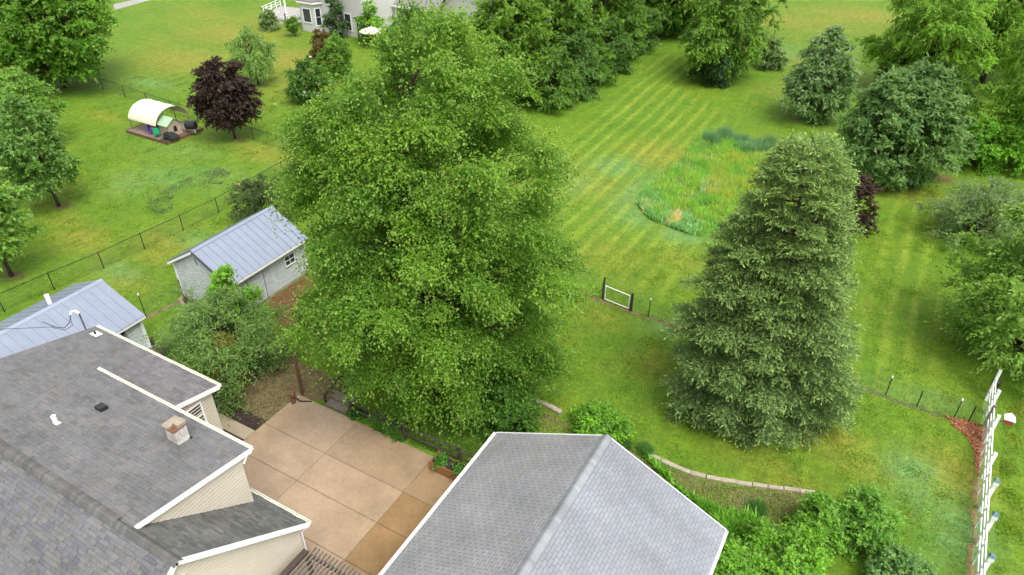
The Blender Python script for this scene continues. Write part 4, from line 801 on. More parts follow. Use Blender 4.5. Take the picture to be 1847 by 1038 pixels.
# ------------------------------------------------------------------ fences
def chain_link(label, pts, hgt=1.2, seed=1):
    """pts: post foot points; fence > post, top_rail, wire_mesh"""
    F = empty('chain_link_fence', pts[0], label, 'fence', 'chain link fences'); me = None
    for p in pts:
        if me is None:
            mb = MB().tube([(0,0,-.05),(0,0,hgt+.04)], .03, 8); mb.tube([(0,0,hgt+.04),(0,0,hgt+.07)], [.034,.012], 8)
            me = bpy.data.meshes.new('post'); me.from_pydata(mb.v, [], mb.f); me.materials.append(M_black)
        link('post', me, F, Vector(p) - wloc(F))
    mb = MB()
    for a, b in zip(pts, pts[1:]): mb.tube([Vector(a) + Vector((0,0,hgt)), Vector(b) + Vector((0,0,hgt))], .021, 6)
    mb.build('top_rail', M_black, F)
    mb = MB(); st = .16
    for a, b in zip(pts, pts[1:]):
        a, b = Vector(a), Vector(b); L = (b-a).length; d = (b-a)/L; n = d.cross(Vector((0,0,1))); k = int(L/st)
        for i in range(-int(hgt/st), k+1):
            for sg in (1, -1):
                s0 = i*st if sg > 0 else i*st + hgt; s1 = s0 + sg*hgt; z0, z1 = .04, hgt
                if s0 < 0: z0 += (-s0)*(z1-z0)/hgt; s0 = 0
                if s1 < 0: z1 = z0 + (z1-z0)*(s0)/(s0-s1+1e-9); s1 = 0
                if s0 > L: f = (s0-L)/(s0-s1+1e-9); z0 = z0 + (z1-z0)*f; s0 = L
                if s1 > L: z1 = z0 + (z1-z0)*(L-s0)/(s1-s0+1e-9); s1 = L
                if abs(s1-s0) < .02: continue
                p, q = a + d*s0 + Vector((0,0,z0)), a + d*s1 + Vector((0,0,z1)); w = .0042
                mb.add([p+n*w, p-n*w*.5+Vector((0,0,w)), p-n*w*.5-Vector((0,0,w)), q+n*w, q-n*w*.5+Vector((0,0,w)), q-n*w*.5-Vector((0,0,w))], [(0,1,4,3),(1,2,5,4),(2,0,3,5)])
    o = mb.build('wire_mesh', M_black, F); o['kind'] = 'stuff'
    return F
pp = [G(8.5, 563), G(98.6, 523), G(187.6, 485), G(261.6, 450), G(331.4, 416.8), G(395, 385), G(452, 352), G(511, 318), G(556, 292)]
pp = [pp[0] + (pp[0] - pp[1])] + pp
chain_link('black chain link fence running past the grey shed to the shade tree', pp)
q0, q1 = G(458, 254), G(357.5, 220); dv = (q1 - q0) / 2
pp2 = [q0 - dv * 2, q0 - dv] + [q0 + dv * i for i in range(0, 9)]
chain_link('black chain link fence behind the playhouse and the purple maple', pp2)
def tpost_fence(label, pts, caps, hgt=1.15, end_wires=True, group='wire garden fences'):
    F = empty('wire_fence', pts[0], label, 'fence', group)
    for i, p in enumerate(pts):
        h = hgt * (1.05 if caps[i] else .95); lean = Vector((random.uniform(-.03, .03), random.uniform(-.03, .03), 0)); p = Vector(p)
        mb = MB().bar(p - Vector((0,0,.05)), p + lean + Vector((0,0,h)), .045, .008); mb.bar(p + Vector((.02,0,-.05)), p + lean + Vector((.02,0,h)), .008, .045)
        o = mb.build('post', M_green, F)
        if caps[i]: MB().tube([p + lean + Vector((0,0,h-.02)), p + lean + Vector((0,0,h+.1))], .04, 8).build('post_cap', M_white, o)
    mb = MB()
    for a, b in zip(pts, pts[1:]):
        a, b = Vector(a), Vector(b); L = (b-a).length
        for z in (.08, .3, .55, .8, 1.0): mb.tube([a + Vector((0,0,z)), b + Vector((0,0,z))], .0035, 3, cap=False)
        for i in range(int(L/.2)): p = a.lerp(b, i*.2/L); mb.tube([p + Vector((0,0,.05)), p + Vector((0,0,1.0))], .0028, 3, cap=False)
    mb.build('wire_mesh', M_metaldark, F)['kind'] = 'stuff'
    return F
tpost_fence('wire fence from the gate into the spruce with one short post', [G(1139, 562), G(1169.4, 572), G(1235, 596), G(1300, 618)], [0, 1, 0, 0], 1.15)
tpost_fence('low wire fence with white capped posts right of the spruce', [G(1450, 668), G(1523, 692), G(1597, 713), G(1653, 734), G(1720, 754.6), G(1746, 761), G(1772, 771)], [0, 0, 1, 0, 1, 0, 0], 1.08)
tpost_fence('single white capped fence post with wire near the grey shed', [G(264, 572.5), G(333, 540)], [1, 0], 1.5)
# gate
ga, gb = G(1087, 541), G(1137, 560.5); ge_ = empty('garden_gate', ga, 'small white pipe gate between dark wooden posts on the lawn', 'gate')
d = (gb - ga).normalized()
MB().tube([ga + Vector((0,0,-.05)), ga + Vector((-.02,.02,.95)), ga + Vector((.02,0,1.62))], [.085,.075,.05], 8).build('gate_post', M_darkwood, ge_)
MB().tube([gb + Vector((0,0,-.05)), gb + Vector((.02,0,1.25))], [.085,.075], 8).build('gate_post', M_darkwood, ge_)
a = ga + d*.13; b = gb - d*.13; mb = MB()
for p, q in ((a + Vector((0,0,.12)), b + Vector((0,0,.1))), (a + Vector((0,0,1.05)), b + Vector((0,0,1.0))), (a + Vector((0,0,.1)), a + Vector((0,0,1.07))), (b + Vector((0,0,.08)), b + Vector((0,0,1.02)))): mb.tube([p, q], .028, 8)
gf = mb.build('gate_frame', M_white, ge_)
mb = MB()
for i in range(1, 10): mb.tube([a.lerp(b, i/10) + Vector((0,0,.12)), a.lerp(b, i/10) + Vector((0,0,1.02))], .003, 3, cap=False)
for z in (.3,.5,.7,.9): mb.tube([a + Vector((0,0,z)), b + Vector((0,0,z))], .003, 3, cap=False)
mb.build('gate_wire', M_metaldark, gf)['kind'] = 'stuff'
MB().tube([ga + Vector((-.02,0,.75)), G(1066, 536)], .022, 6).build('brace', M_green, ge_)
# white rail fence along the right side
fx_ = 7.38; FY0, FY1 = 15.5, 34.4
W_ = empty('white_rail_fence', (fx_, 25, 0), 'white three rail garden fence with birdhouse posts along the right edge', 'fence')
def fx_at(y): return 7.30 + (y - 24.5) * .022
for z in (.55, .92, 1.28):
    n_ = int((FY1-FY0)/1.9)
    for i in range(n_):
        y0 = FY0 + i*(FY1-FY0)/n_; y1 = y0 + (FY1-FY0)/n_
        MB().bar((fx_at(y0), y0, z + random.uniform(-.015,.015)), (fx_at(y1), y1, z + random.uniform(-.015,.015)), .045, .10).build('rail', M_white, W_)
mp_ = [G(1758, 1050).y - .2, 24.6, 26.5, 28.4, 30.3, 31.9, 33.3]
yy = [18.6, 20.5, 22.5, 24.5, 26.45, 28.5, 30.9, 33.0]
for i, y in enumerate(yy):
    x = fx_at(y) + .09; h = 1.62 + .1 * math.sin(i * 2.3)
    o = MB().box(x-.07, x+.07, y-.07, y+.07, -.05, h).build('post', M_white, W_)
    if i not in (5, 6, 7):
        mb = MB().prism([(x-.10,y-.10,h),(x+.10,y-.10,h),(x+.10,y+.10,h),(x-.10,y+.10,h)], (0,0,.2)); bx_ = mb.build('cap_box', M_white, o)
        MB().add([(x-.12,y-.12,h+.2),(x+.12,y-.12,h+.2),(x+.12,y+.12,h+.2),(x-.12,y+.12,h+.2),(x-.06,y-.06,h+.3),(x+.06,y-.06,h+.3),(x+.06,y+.06,h+.3),(x-.06,y+.06,h+.3)], [(3,2,1,0),(4,5,6,7),(0,1,5,4),(1,2,6,5),(2,3,7,6),(3,0,4,7)]).build('cap_roof', M_teal, o)
ys_ = [17.6, 19.5, 21.4, 23.4, 25.4, 27.4, 29.2, 29.9, 31.0, 32.1]
for y in ys_: 
    x = fx_at(y) - .045; t = random.uniform(-.05, .05)
    MB().bar((x, y, 0), (x, y + t, 1.4), .04, .07, (0, 1, 0)).build('picket', M_white, W_)
x = fx_at(34.3); MB().bar((x, 34.15, 0), (x+.05, 34.45, 1.75), .13, .13, (0, 1, 0)).build('end_post', M_white, W_)
mb = MB()
for i in range(int((FY1-FY0)/.22)): y = FY0 + i*.22; mb.tube([(fx_at(y)-.07, y, .03), (fx_at(y)-.07, y, .95)], .004, 3, cap=False)
for k in range(8): z = .05 + k*.125; mb.tube([(fx_at(FY0)-.07, FY0, z), (fx_at(FY1)-.07, FY1, z)], .004, 3, cap=False)
mb.build('wire_mesh', mat('galvanised', (.45,.52,.5), .4, .1, metal=.5), W_)['kind'] = 'stuff'
y = 31.0; x = fx_at(y); bh = empty('birdhouse', (x+.5, y, 1.5), 'red birdhouse with a white roof on an arm of the white fence', 'birdhouse')
MB().box(x+.36, x+.68, y-.16, y+.16, 1.42, 1.68).build('box', M_red, bh); MB().prism([(x+.3,y-.22,1.68),(x+.74,y-.22,1.68),(x+.52,y-.22,1.84)], (0,.44,0)).build('roof', M_white, bh); MB().bar((x+.02, y, 1.2), (x+.4, y, 1.46), .04, .04).build('bracket', M_oldwood, bh)
c = G(1786, 712); bf = empty('black_feeder', c, 'black feeder pole beside the end of the white fence', 'feeder')
MB().tube([c, c + Vector((0,0,1.2))], .03, 8).build('pole', M_black, bf); MB().tube([c + Vector((0,0,.55)), c + Vector((0,0,.62)), c + Vector((0,0,.9)), c + Vector((0,0,1.0))], [.05,.2,.2,.06], 12).build('seed_tube', M_black, bf)
c = G(1775, 772); MB().box(c.x-.06, c.x+.06, c.y-.06, c.y+.06, -.02, 1.45).build('old_post', M_oldwood)
tag(bpy.data.objects['old_post'], 'grey wooden post where the wire fence meets the white fence', 'post')
# split rail fence at the far edge of the patio
SF = empty('split_rail_fence', (-15.9, 17.7, 0), 'dark split rail fence along the far edge of the patio', 'fence')
fpx = [-19.14, -15.9, -12.85, -9.6]
for x in fpx:
    MB().tube([(x, 17.74, -.05), (x + .02, 17.74, .6), (x, 17.75, 1.12)], [.10, .09, .085], 7).build('post', M_darkwood, SF)
for a, b in zip(fpx, fpx[1:]):
    for z in (.42, .86): MB().tube([(a+.02, 17.74, z), ((a+b)/2, 17.76, z - .03 + random.uniform(-.02,.02)), (b-.02, 17.74, z)], [.045, .06, .045], 6).build('rail', M_darkwood, SF)
c = G(546, 712); P_ = MB().bar(c, c + Vector((0, 0, 2.55)), .13, .13, (0, 1, 0)).build('wooden_post', M_brownwood); tag(P_, 'tall brown wooden post standing at the patio corner', 'post')
st_ = empty('steps', (-19.8, 18.4, 0), 'two timber garden steps leading up from the patio', 'steps')
for i in range(2): MB().box(-20.6, -19.35, 17.56 + i*.45, 18.0 + i*.45, .0, .16 + i*.15).build('tread', M_oldwood, st_)
MB().bar((-20.75, 17.7, .5), (-20.75, 19.2, .85), .07, .09).build('handrail', M_darkwood, st_)
for y, z in ((17.75, .5), (19.1, .82)): MB().bar((-20.75, y, 0), (-20.75, y, z), .08, .08, (0,1,0)).build('rail_post', M_darkwood, st_)
c = G(530, 728); hp = empty('hose_stand', c, 'rusty brown hose stand with black hose at the patio corner', 'hose stand')
MB().tube([c, c + Vector((0,0,.35)), c + Vector((.05,.02,.62)), c + Vector((.0,.02,.75))], [.12,.10,.14,.05], 9).build('stand', M_rust, hp)
h0 = c + Vector((.1, .05, .4)); h1 = G(562, 725, .06)
MB().tube([h0, h0.lerp(h1, .3) + Vector((0,0,-.15)), h0.lerp(h1, .65) + Vector((0,.05,-.12)), h1 + Vector((0,0,.02))], .035, 6).build('hose', M_black, hp)
# cedar planter box
PL = empty('planter_box', (-12.3, 17.05, 0), 'raised cedar planter box against the split rail fence', 'planter')
px0, px1, py0, py1 = -13.72, -11.2, 16.78, 17.42
for z in (.12, .275, .43):
    MB().box(px0, px1, py0, py0+.035, z, z+.15).build('board', M_cedar, PL); MB().box(px0, px1, py1-.035, py1, z, z+.15).build('board', M_cedar, PL)
    MB().box(px0-.035, px0-.002, py0, py1, z, z+.15).build('board', M_cedar, PL)
for x, y in ((px0-.05, py0-.03), (px0-.05, py1-.03), (px1, py0-.03)): MB().box(x-.0, x+.08, y, y+.08, .0, .66).build('leg', M_cedar, PL)
MB().box(px0, px1, py0+.036, py1-.036, .12, .52).build('soil', M_soil, PL)
for i, (x, y) in enumerate([(-13.3, 17.08), (-12.35, 17.0), (-11.9, 17.12)]):
    rg = np.random.default_rng(200+i); n_ = 9; Cn = np.column_stack([x + rg.normal(0,.13,n_), y + rg.normal(0,.10,n_), .58 + rg.random(n_)*.22]); Lv = spray_leaves(rg, Cn, np.full(n_,.22), unit(rg.normal(0,.5,(n_,3))+UP), 7, 6, .12, .09, .4, ((.03,.10,.02),(.06,.16,.03)), (.10,.22,.05))
    tag(quads_mesh('vegetable_plant', *Lv, LEAF), ['leafy vegetable plant at the left end of the planter', 'leafy vegetable plant in the middle of the planter', 'vegetable plant nearest the garage in the planter'][i], 'plant', 'plants in the cedar planter')
# pergola at the bottom edge
PG = empty('pergola', (-13.5, 9.0, 0), 'dark slatted wooden pergola at the bottom edge of the patio', 'pergola')
pz = 2.35; c0 = G(569, 987, pz); c1 = G(657, 1036, pz); n_ = 15
yb = c0.y - .28
for i in range(n_ + 3):
    x = c0.x + (c1.x - c0.x) * i / 13.2
    MB().box(x-.025, x+.025, yb-3.0, yb+.3, pz-.09, pz+.0).build('slat', M_oldwood, PG)
for y in (yb, yb-1.25, yb-2.6): MB().box(c0.x-.15, c0.x+3.2, y-.05, y+.05, pz-.24, pz-.092).build('beam', M_darkwood, PG)
MB().box(c0.x-.36, c0.x-.12, yb-3.0, yb+.05, pz-.24, pz-.05).build('side_beam', M_darkwood, PG)
for x, y in ((c0.x-.2, yb), (c0.x+3.0, yb), (c0.x-.2, yb-2.6)): MB().box(x-.07, x+.07, y-.07+.0, y+.07, .05, pz-.242).build('post', M_darkwood, PG)
# stone edging
def blocks(name, label, pix_pts, n, w, h, m, seed):
    pts = [G(x, y) for x, y in pix_pts]; rs_ = random.Random(seed); E_ = empty(name, pts[0], label, 'edging')
    cum = [0]
    for a, b in zip(pts, pts[1:]): cum.append(cum[-1] + (b-a).length)
    def at(s_):
        for i in range(len(pts)-1):
            if s_ <= cum[i+1] or i == len(pts)-2: return pts[i].lerp(pts[i+1], (s_-cum[i])/(cum[i+1]-cum[i]))
    for i in range(n):
        a, b = at(cum[-1]*i/n), at(cum[-1]*(i+1)/n); d_ = (b-a).normalized()*.006; hh = h*rs_.uniform(.85,1.1); jit = Vector((rs_.uniform(-.02,.02), rs_.uniform(-.02,.02), 0))
        a = a + d_ + jit; b = b - d_ + jit; nn = Vector((-(b-a).y, (b-a).x, 0)).normalized()*(w/2*rs_.uniform(.9,1.1)); e = .02; ei = nn.normalized()*e; ed = (b-a).normalized()*e; Z = Vector((0,0,1))
        MB().add([a-nn-Z*.03, b-nn-Z*.03, b+nn-Z*.03, a+nn-Z*.03, a-nn+Z*(hh-e), b-nn+Z*(hh-e), b+nn+Z*(hh-e), a+nn+Z*(hh-e), a-nn+ei+ed+Z*hh, b-nn+ei-ed+Z*hh, b+nn-ei-ed+Z*hh, a+nn-ei+ed+Z*hh],
                 [(8,9,10,11),(0,1,5,4),(1,2,6,5),(2,3,7,6),(3,0,4,7),(4,5,9,8),(5,6,10,9),(6,7,11,10),(7,4,8,11),(3,2,1,0)]).build('stone', m, E_)
blocks('stone_edging', 'curved pale stone edging at the lower edge of the lawn', [(1172,822),(1210,841),(1250,857),(1290,866),(1330,872),(1380,879),(1430,886),(1470,891)], 11, .22, .13, M_stone, 1)
blocks('stone_edging', 'short pale stone edging beside the shade tree', [(915,716),(945,720),(985,733),(1012,748)], 4, .24, .2, M_stone, 2)
blocks('brick_edging', 'curved brown brick edging at the corner of the grey shed', [(336,534),(326,541),(330,552),(345,562),(362,570)], 7, .2, .14, mat('edging_brick', (.24,.17,.12), .9, .25, 6), 3)
# ------------------------------------------------------------------ playhouse deck on the left lawn
D_ = empty('play_deck', (-57.1, 37.0, 0), 'low brown plank play deck on the left lawn', 'deck')
dx0, dx1, dy0, dy1 = -59.85, -54.4, 35.2, 38.95
mb = MB(); nb = 26; wv = (dy1-dy0)/nb
for i in range(nb): mb.box(dx0+.04, dx1-1.05, dy0+i*wv+.006, dy0+(i+1)*wv-.006, .22, .26)
mb.build('deck_planks', mat('deck_plank', (.20,.14,.115), .45, .2, 4, stretch=(1,6,1), fine=.15), D_)['kind'] = 'stuff'
for a in ((dx0,dx1,dy0-.045,dy0), (dx0,dx1,dy1,dy1+.045), (dx0-.045,dx0,dy0-.045,dy1+.045), (dx1,dx1+.045,dy0-.045,dy1+.045)): MB().box(*a, .0, .27).build('rim_board', M_brownwood, D_)
mb = MB(); 
for i in range(9): mb.box(dx1-1.0, dx1-.02, dy0+.05+i*.13, dy0+.12+i*.13, .22, .26)
mb.build('step_slats', M_darkwood, D_)['kind'] = 'stuff'
MB().box(dx1-1.0, dx1-.02, dy0+1.25, dy1-.02, .2, .25).build('step_platform', M_brownwood, D_)
# barrel canopy
CN = empty('barrel_canopy', (-57.6, 37.2, .26), 'cream fabric barrel canopy over the play deck', 'canopy')
mb = MB(); segs = 14; nx_ = 10; Rr_ = 1.75; cy_ = 37.25; cz_ = 1.0; xa, xb = -59.6, -55.9
g_ = []
for i in range(nx_ + 1):
    row = []
    for j in range(segs + 1):
        th = math.pi * (0.06 + .88 * j / segs); sag = .07 * math.sin(math.pi * i / nx_ * 3) ** 2 * math.sin(th)
        row.append((xa + (xb-xa)*i/nx_, cy_ - Rr_*math.cos(th), cz_ + (1.45-sag)*math.sin(th)))
    g_.append(row)
vs = [p for row in g_ for p in row]; fs = [(i*(segs+1)+j, (i+1)*(segs+1)+j, (i+1)*(segs+1)+j+1, i*(segs+1)+j+1) for i in range(nx_) for j in range(segs)]
vs2 = [(x, y, z - .025) for x, y, z in vs]; o_ = len(vs)
edge = [(i*(segs+1), (i+1)*(segs+1), o_+(i+1)*(segs+1), o_+i*(segs+1)) for i in range(nx_)]
MB().add(vs + vs2, fs + [tuple(q + o_ for q in f[::-1]) for f in fs] + edge).build('cloth', M_canvas, CN, smooth=True)
for x in (xa+.08, (xa+xb)/2, xb-.08):
    mb = MB()
    for sg in (-1, 1): mb.tube([(x, cy_+sg*1.62, .262), (x, cy_+sg*1.66, 1.3)], .035, 6)
    mb.tube([(x, cy_-1.7*math.cos(math.pi*j/10), .93+1.4*math.sin(math.pi*j/10)) for j in range(1, 10)], .025, 6); mb.build('hoop', M_oldwood, CN)
# playhouse
ph = empty('playhouse', (-55.6, 36.6, .26), 'small beige plastic playhouse with a sage green roof', 'playhouse')
hx0, hx1, hy0, hy1 = -56.2, -54.95, 36.0, 37.3
b_ = MB().prism([(hx1,hy0,.26),(hx1,hy1,.26),(hx1,hy1,1.35),(hx1,(hy0+hy1)/2,1.75),(hx1,hy0,1.35)], (hx0-hx1,0,0)).build('body', M_beige, ph)
for k in range(5): MB().box(hx0-.01, hx1+.012, hy0-.012, hy1+.012, .34+k*.2, .36+k*.2).build('groove_band', M_beige, b_)
mb = MB(); mb.add([(hx1+.015, 36.5, .62),(hx1+.015, 36.82, .62)] + [(hx1+.015, 36.66+.16*math.cos(math.pi*j/8), .98+.16*math.sin(math.pi*j/8)) for j in range(9)], [tuple(range(11))]); mb.build('arched_window', M_black, ph)
my_ = (hy0+hy1)/2
for sg in (-1, 1): MB().prism([(hx0-.12,my_,1.82),(hx1+.15,my_,1.82),(hx1+.15,my_+sg*.85,1.28),(hx0-.12,my_+sg*.85,1.28)], (0,0,.05)).build('roof', M_sage, ph)
def toy_chair(x, y, m, label, rz=0.0):
    T = empty('toy_chair', (x, y, .26), label, 'chair', 'plastic chairs on the play deck'); T.rotation_euler = (0, 0, rz)
    def lb(n, *a):
        mb = MB().box(*a); me = bpy.data.meshes.new(n); me.from_pydata(mb.v, [], mb.f); me.materials.append(m); link(n, me, T)
    lb('seat', -.24,.24,-.24,.24,.36,.41); lb('backrest', -.24,-.18,-.24,.24,.41,.9)
    for sx in (-.22,.17):
        for sy in (-.22,.17): lb('leg', sx, sx+.05, sy, sy+.05, 0, .36)
    for sy in (-.27,.22): lb('armrest', -.2,.2,sy,sy+.05,.58,.62)
toy_chair(-57.0, 35.75, M_plas_p, 'purple plastic chair on the play deck', .5); toy_chair(-56.45, 36.1, M_plas_b, 'navy plastic chair between the purple and green chairs', -.3); toy_chair(-56.0, 35.55, M_plas_g, 'green plastic chair before the playhouse', 2.4)
tc = empty('toy_car', (-54.65, 36.0, .26), 'black ride on toy car at the front of the deck', 'toy')
MB().add([(-55.3,35.55,.42),(-54.1,35.55,.42),(-54.1,36.3,.42),(-55.3,36.3,.42),(-55.2,35.6,.8),(-54.3,35.6,.66),(-54.3,36.25,.66),(-55.2,36.25,.8)], [(3,2,1,0),(4,5,6,7),(0,1,5,4),(1,2,6,5),(2,3,7,6),(3,0,4,7)]).build('car_body', M_black, tc)
for x in (-55.05,-54.35):
    for y in (35.5, 36.3): MB().tube([(x,y-.04,.42),(x,y+.06,.42)], .16, 12).build('wheel', M_black, tc)
gr = empty('kettle_barrel', (-54.3, 37.9, .26), 'black covered barrel grill at the right corner of the deck', 'grill')
MB().tube([(-54.75,37.6,.95),(-54.68,37.62,.95),(-53.9,38.0,.95),(-53.83,38.03,.95)], [.2,.38,.38,.2], 12).build('barrel', mat('black_cover', (.018,.02,.028), .35, .2), gr)
for dx in (-.25, .25): MB().bar((-54.3+dx, 37.8+dx*.5-.2, .0), (-54.3+dx, 37.8+dx*.5-.2, .7), .05, .05, (0,1,0)).build('leg', M_black, gr)
bl = bpy.data.meshes.new('ball'); bm = bmesh.new(); bmesh.ops.create_uvsphere(bm, u_segments=14, v_segments=9, radius=.2); bm.to_mesh(bl); bm.free(); bl.materials.append(M_white)
tag(link('ball', bl, None, G(350, 238, .2)), 'white ball lying beside the black toy car', 'ball')
# ------------------------------------------------------------------ neighbouring house
NH = empty('neighbour_house', (-65, 72, 0), 'pale grey neighbouring house with bay window behind the shade tree', 'house')
yw = 69.6
def gwall(*a): return wall(NH, *a, M_grey, .2, .012)
gwall([(0,0),(9.5,0),(9.5,6.2),(0,6.2)], (-61.0, yw, 0), (-1,0,0), (0,-1,0))
gwall([(0,0),(9,0),(9,6.2),(0,6.2)], (-61.0, yw, 0), (0,1,0), (1,0,0))
bay = MB().prism([(-70.9,yw,0),(-70.9,yw-.55,0),(-70.5,yw-.85,0),(-68.2,yw-.85,0),(-67.7,yw-.02,0)], (0,0,3.5)).build('bay', M_grey, NH)
MB().prism([(-71.2,yw-.03,3.5),(-71.2,yw-.8,3.5),(-70.6,yw-1.15,3.5),(-68.0,yw-1.15,3.5),(-67.3,yw-.03,3.5)], (0,0,.22)).build('bay_cornice', M_white, bay)
MB().prism([(-71.2,yw-.03,3.721),(-71.2,yw-.8,3.721),(-70.6,yw-1.15,3.721),(-68.0,yw-1.15,3.721),(-67.3,yw-.03,3.721)], (0,0,.15)).build('bay_roof', M_farroof, bay)
window(NH, (-69.4, yw-.86, 2.0), (1,0,0), (0,-1,0), 1.2, 1.6, .12, 1, 1)
n2 = Vector((.83, -.5, 0)).normalized(); window(NH, Vector((-67.95, yw-.43, 1.9)), (n2.y*-1, n2.x, 0), n2, .6, 2.0, .1, 1, 2)
window(NH, (-63.4, yw-.015, 1.75), (1,0,0), (0,-1,0), .9, 1.9, .12, 1, 2)
gwall([(0,0),(12,0),(12,5.6),(0,5.6)], (-45.0, 78.6, 0), (-1,0,0), (0,-1,0))
gwall([(0,0),(10,0),(10,3.4),(0,3.4)], (-41.0, 84.5, 0), (-1,0,0), (0,-1,0))
window(NH, (-55.2, 78.59, 1.3), (1,0,0), (0,-1,0), .9, 1.3, .1, 1, 2); window(NH, (-55.2, 78.59, 4.0), (1,0,0), (0,-1,0), .9, 1.3, .1, 1, 2)
slab_roof(NH, [(-45,78.1,5.6),(-58,78.1,5.6),(-58,83,8.2),(-45,83,8.2)], .2, M_farroof); MB().box(-58,-45,77.95,78.08,5.38,5.6).build('fascia', M_white, NH)
slab_roof(NH, [(-40.5,84,3.4),(-51.5,84,3.4),(-51.5,89,6),(-40.5,89,6)], .2, M_farroof); MB().box(-51.5,-40.5,83.85,83.98,3.2,3.4).build('fascia', M_white, NH)
slab_roof(NH, [(-54.2,75.4,2.9),(-60.8,75.4,2.9),(-60.8,78.4,4.6),(-54.2,78.4,4.6)], .15, M_farroof, 'porch_roof'); MB().box(-60.8,-54.2,75.25,75.38,2.72,2.9).build('fascia', M_white, NH)
for x in (-60.5, -54.5): MB().box(x-.08, x+.08, 75.45, 75.6, 0, 2.75).build('porch_post', M_white, NH)
slab_roof(NH, [(-60.7,69.0,6.2),(-71,69.0,6.2),(-71,74,9),(-60.7,74,9)], .2, M_farroof)
ND = empty('neighbour_deck', (-76, 70.5, 0), 'raised white railed deck beside the neighbouring bay window', 'deck')
dk = [G(475, 35), G(517, 47), G(545, 40), G(545, 24), G(508, 20)]
dk = [Vector((p.x, p.y, 0)) for p in dk]
MB().prism([p + Vector((0,0,.5)) for p in dk], (0,0,.14)).build('deck_floor', mat('pale_deck', (.33,.30,.285), .6, .1), ND)
MB().prism([p + (Vector((-76,71.5,0))-p)*.03 for p in dk], (0,0,.499)).build('deck_skirt', M_white, ND)
for a, b in ((dk[0], dk[1]), (dk[1], dk[2]), (dk[0], dk[4])):
    n_ = 4
    for i in range(n_ + 1): p = a.lerp(b, i/n_); MB().box(p.x-.05, p.x+.05, p.y-.05, p.y+.05, .641, 1.6).build('rail_post', M_white, ND)
    for z in (.95, 1.25, 1.58): MB().bar(a + Vector((0,0,z)), b + Vector((0,0,z)), .06, .06).build('rail', M_white, ND)
c = G(518, 34); MB().box(c.x-.09, c.x+.09, c.y-.09, c.y+.09, .641, 3.4).build('porch_post', M_white, ND)
c = G(648, 74); np_ = empty('arbor', c, 'dark wooden arbor at the corner of the neighbouring house', 'arbor')
for dx, dy in ((0,0),(1.8,0),(0,1.6),(1.8,1.6)): MB().box(c.x+dx-.07, c.x+dx+.07, c.y+dy-.07, c.y+dy+.07, 0, 2.6).build('post', M_darkwood, np_)
for k in range(6): MB().box(c.x-.4, c.x+2.2, c.y-.25+k*.4, c.y-.2+k*.4, 2.6, 2.75).build('slat', M_darkwood, np_)
c = G(674, 86); um = empty('patio_umbrella', c, 'closed cream patio canopy behind the shade tree', 'umbrella')
MB().tube([c, c + Vector((0,0,2.2))], .03, 6).build('pole', M_oldwood, um)
mb = MB(); r_ = 1.5; ap = c + Vector((0,0,2.5)); rim = [c + Vector((r_*math.cos(k*math.pi/4), r_*math.sin(k*math.pi/4), 1.95)) for k in range(8)]
mb.add([ap] + rim + [p + Vector((0,0,-.05)) for p in rim] + [ap + Vector((0,0,-.06))], [(0, 1+k, 1+(k+1)%8) for k in range(8)] + [(1+k, 9+k, 9+(k+1)%8, 1+(k+1)%8) for k in range(8)] + [(17, 9+(k+1)%8, 9+k) for k in range(8)]); mb.build('canopy', M_canvas, um)
# ------------------------------------------------------------------ wildflower bed and ground covers
def blades(name, poly, n, hmin, hmax, cols, label, cat, seed, w=.03, lean=.35, clump=0.0, leafy=0.0):
    rg = np.random.default_rng(seed); P2 = np.array([(p.x, p.y) for p in poly]); lo, hi = P2.min(0), P2.max(0)
    Q = lo + rg.random((n * 4, 2)) * (hi - lo)
    if clump: cc = lo + rg.random((max(4, int(np.prod(hi - lo) * clump)), 2)) * (hi - lo); j = rg.integers(0, len(cc), n * 4); Q = cc[j] + rg.normal(0, .28, (n * 4, 2)); tone = rg.integers(0, len(cols), len(cc))[j]; hs = rg.uniform(.6, 1.2, len(cc))[j]
    else: tone = rg.integers(0, len(cols), n * 4); hs = np.ones(n * 4)
    k = in_poly(Q[:, 0], Q[:, 1], poly); Q, tone, hs = Q[k][:n], tone[k][:n], hs[k][:n]; n = len(Q)
    A = np.column_stack([rg.normal(0, lean, (n, 2)), np.ones(n)]); h = rg.uniform(hmin, hmax, n) * hs
    Nn = rg.normal(0, 1, (n, 3)) * np.array([1, 1, .3]) + UP * leafy; P = np.column_stack([Q, np.zeros(n) + rg.random(n) * hmin * .5 * (leafy > 0)])
    C = np.array(cols)[tone] * rg.uniform(.75, 1.3, (n, 1)) * 1.6; Nn = Nn + UP * .8
    return tag(quads_mesh(name, P, A, Nn, h, np.full(n, w) * rg.uniform(.6, 1.4, n), C, LEAF, tri=True), label, cat, kind='stuff')
bed = PP([(1160,345),(1152,372),(1175,398),(1215,415),(1262,428),(1300,420),(1390,380),(1440,330),(1420,285),(1395,262),(1330,262),(1270,240),(1245,262),(1225,300)])
sheet('wildflower_bed', bed, .006, mat('bed_soil', (.09,.165,.02), .95, .3, 2, fine=.3, bscale=10), 'unmown wildflower bed in the middle of the far lawn', 'bed', .25, 31)
blades('meadow_grass', bed, 26000, .25, .75, [(.15,.29,.035),(.13,.27,.04),(.19,.29,.045),(.12,.25,.055),(.21,.28,.05)], 'tall meadow grass and weeds filling the wildflower bed', 'grass', 32, .055, .4, 1.6)
blades('yellow_grass', PP([(1285,290),(1390,280),(1400,340),(1330,400),(1290,390),(1270,340)]), 9000, .4, .9, [(.25,.29,.045),(.21,.28,.045),(.27,.28,.06)], 'yellowish tall grass in the wildflower bed', 'grass', 33, .05, .35, 1.2)
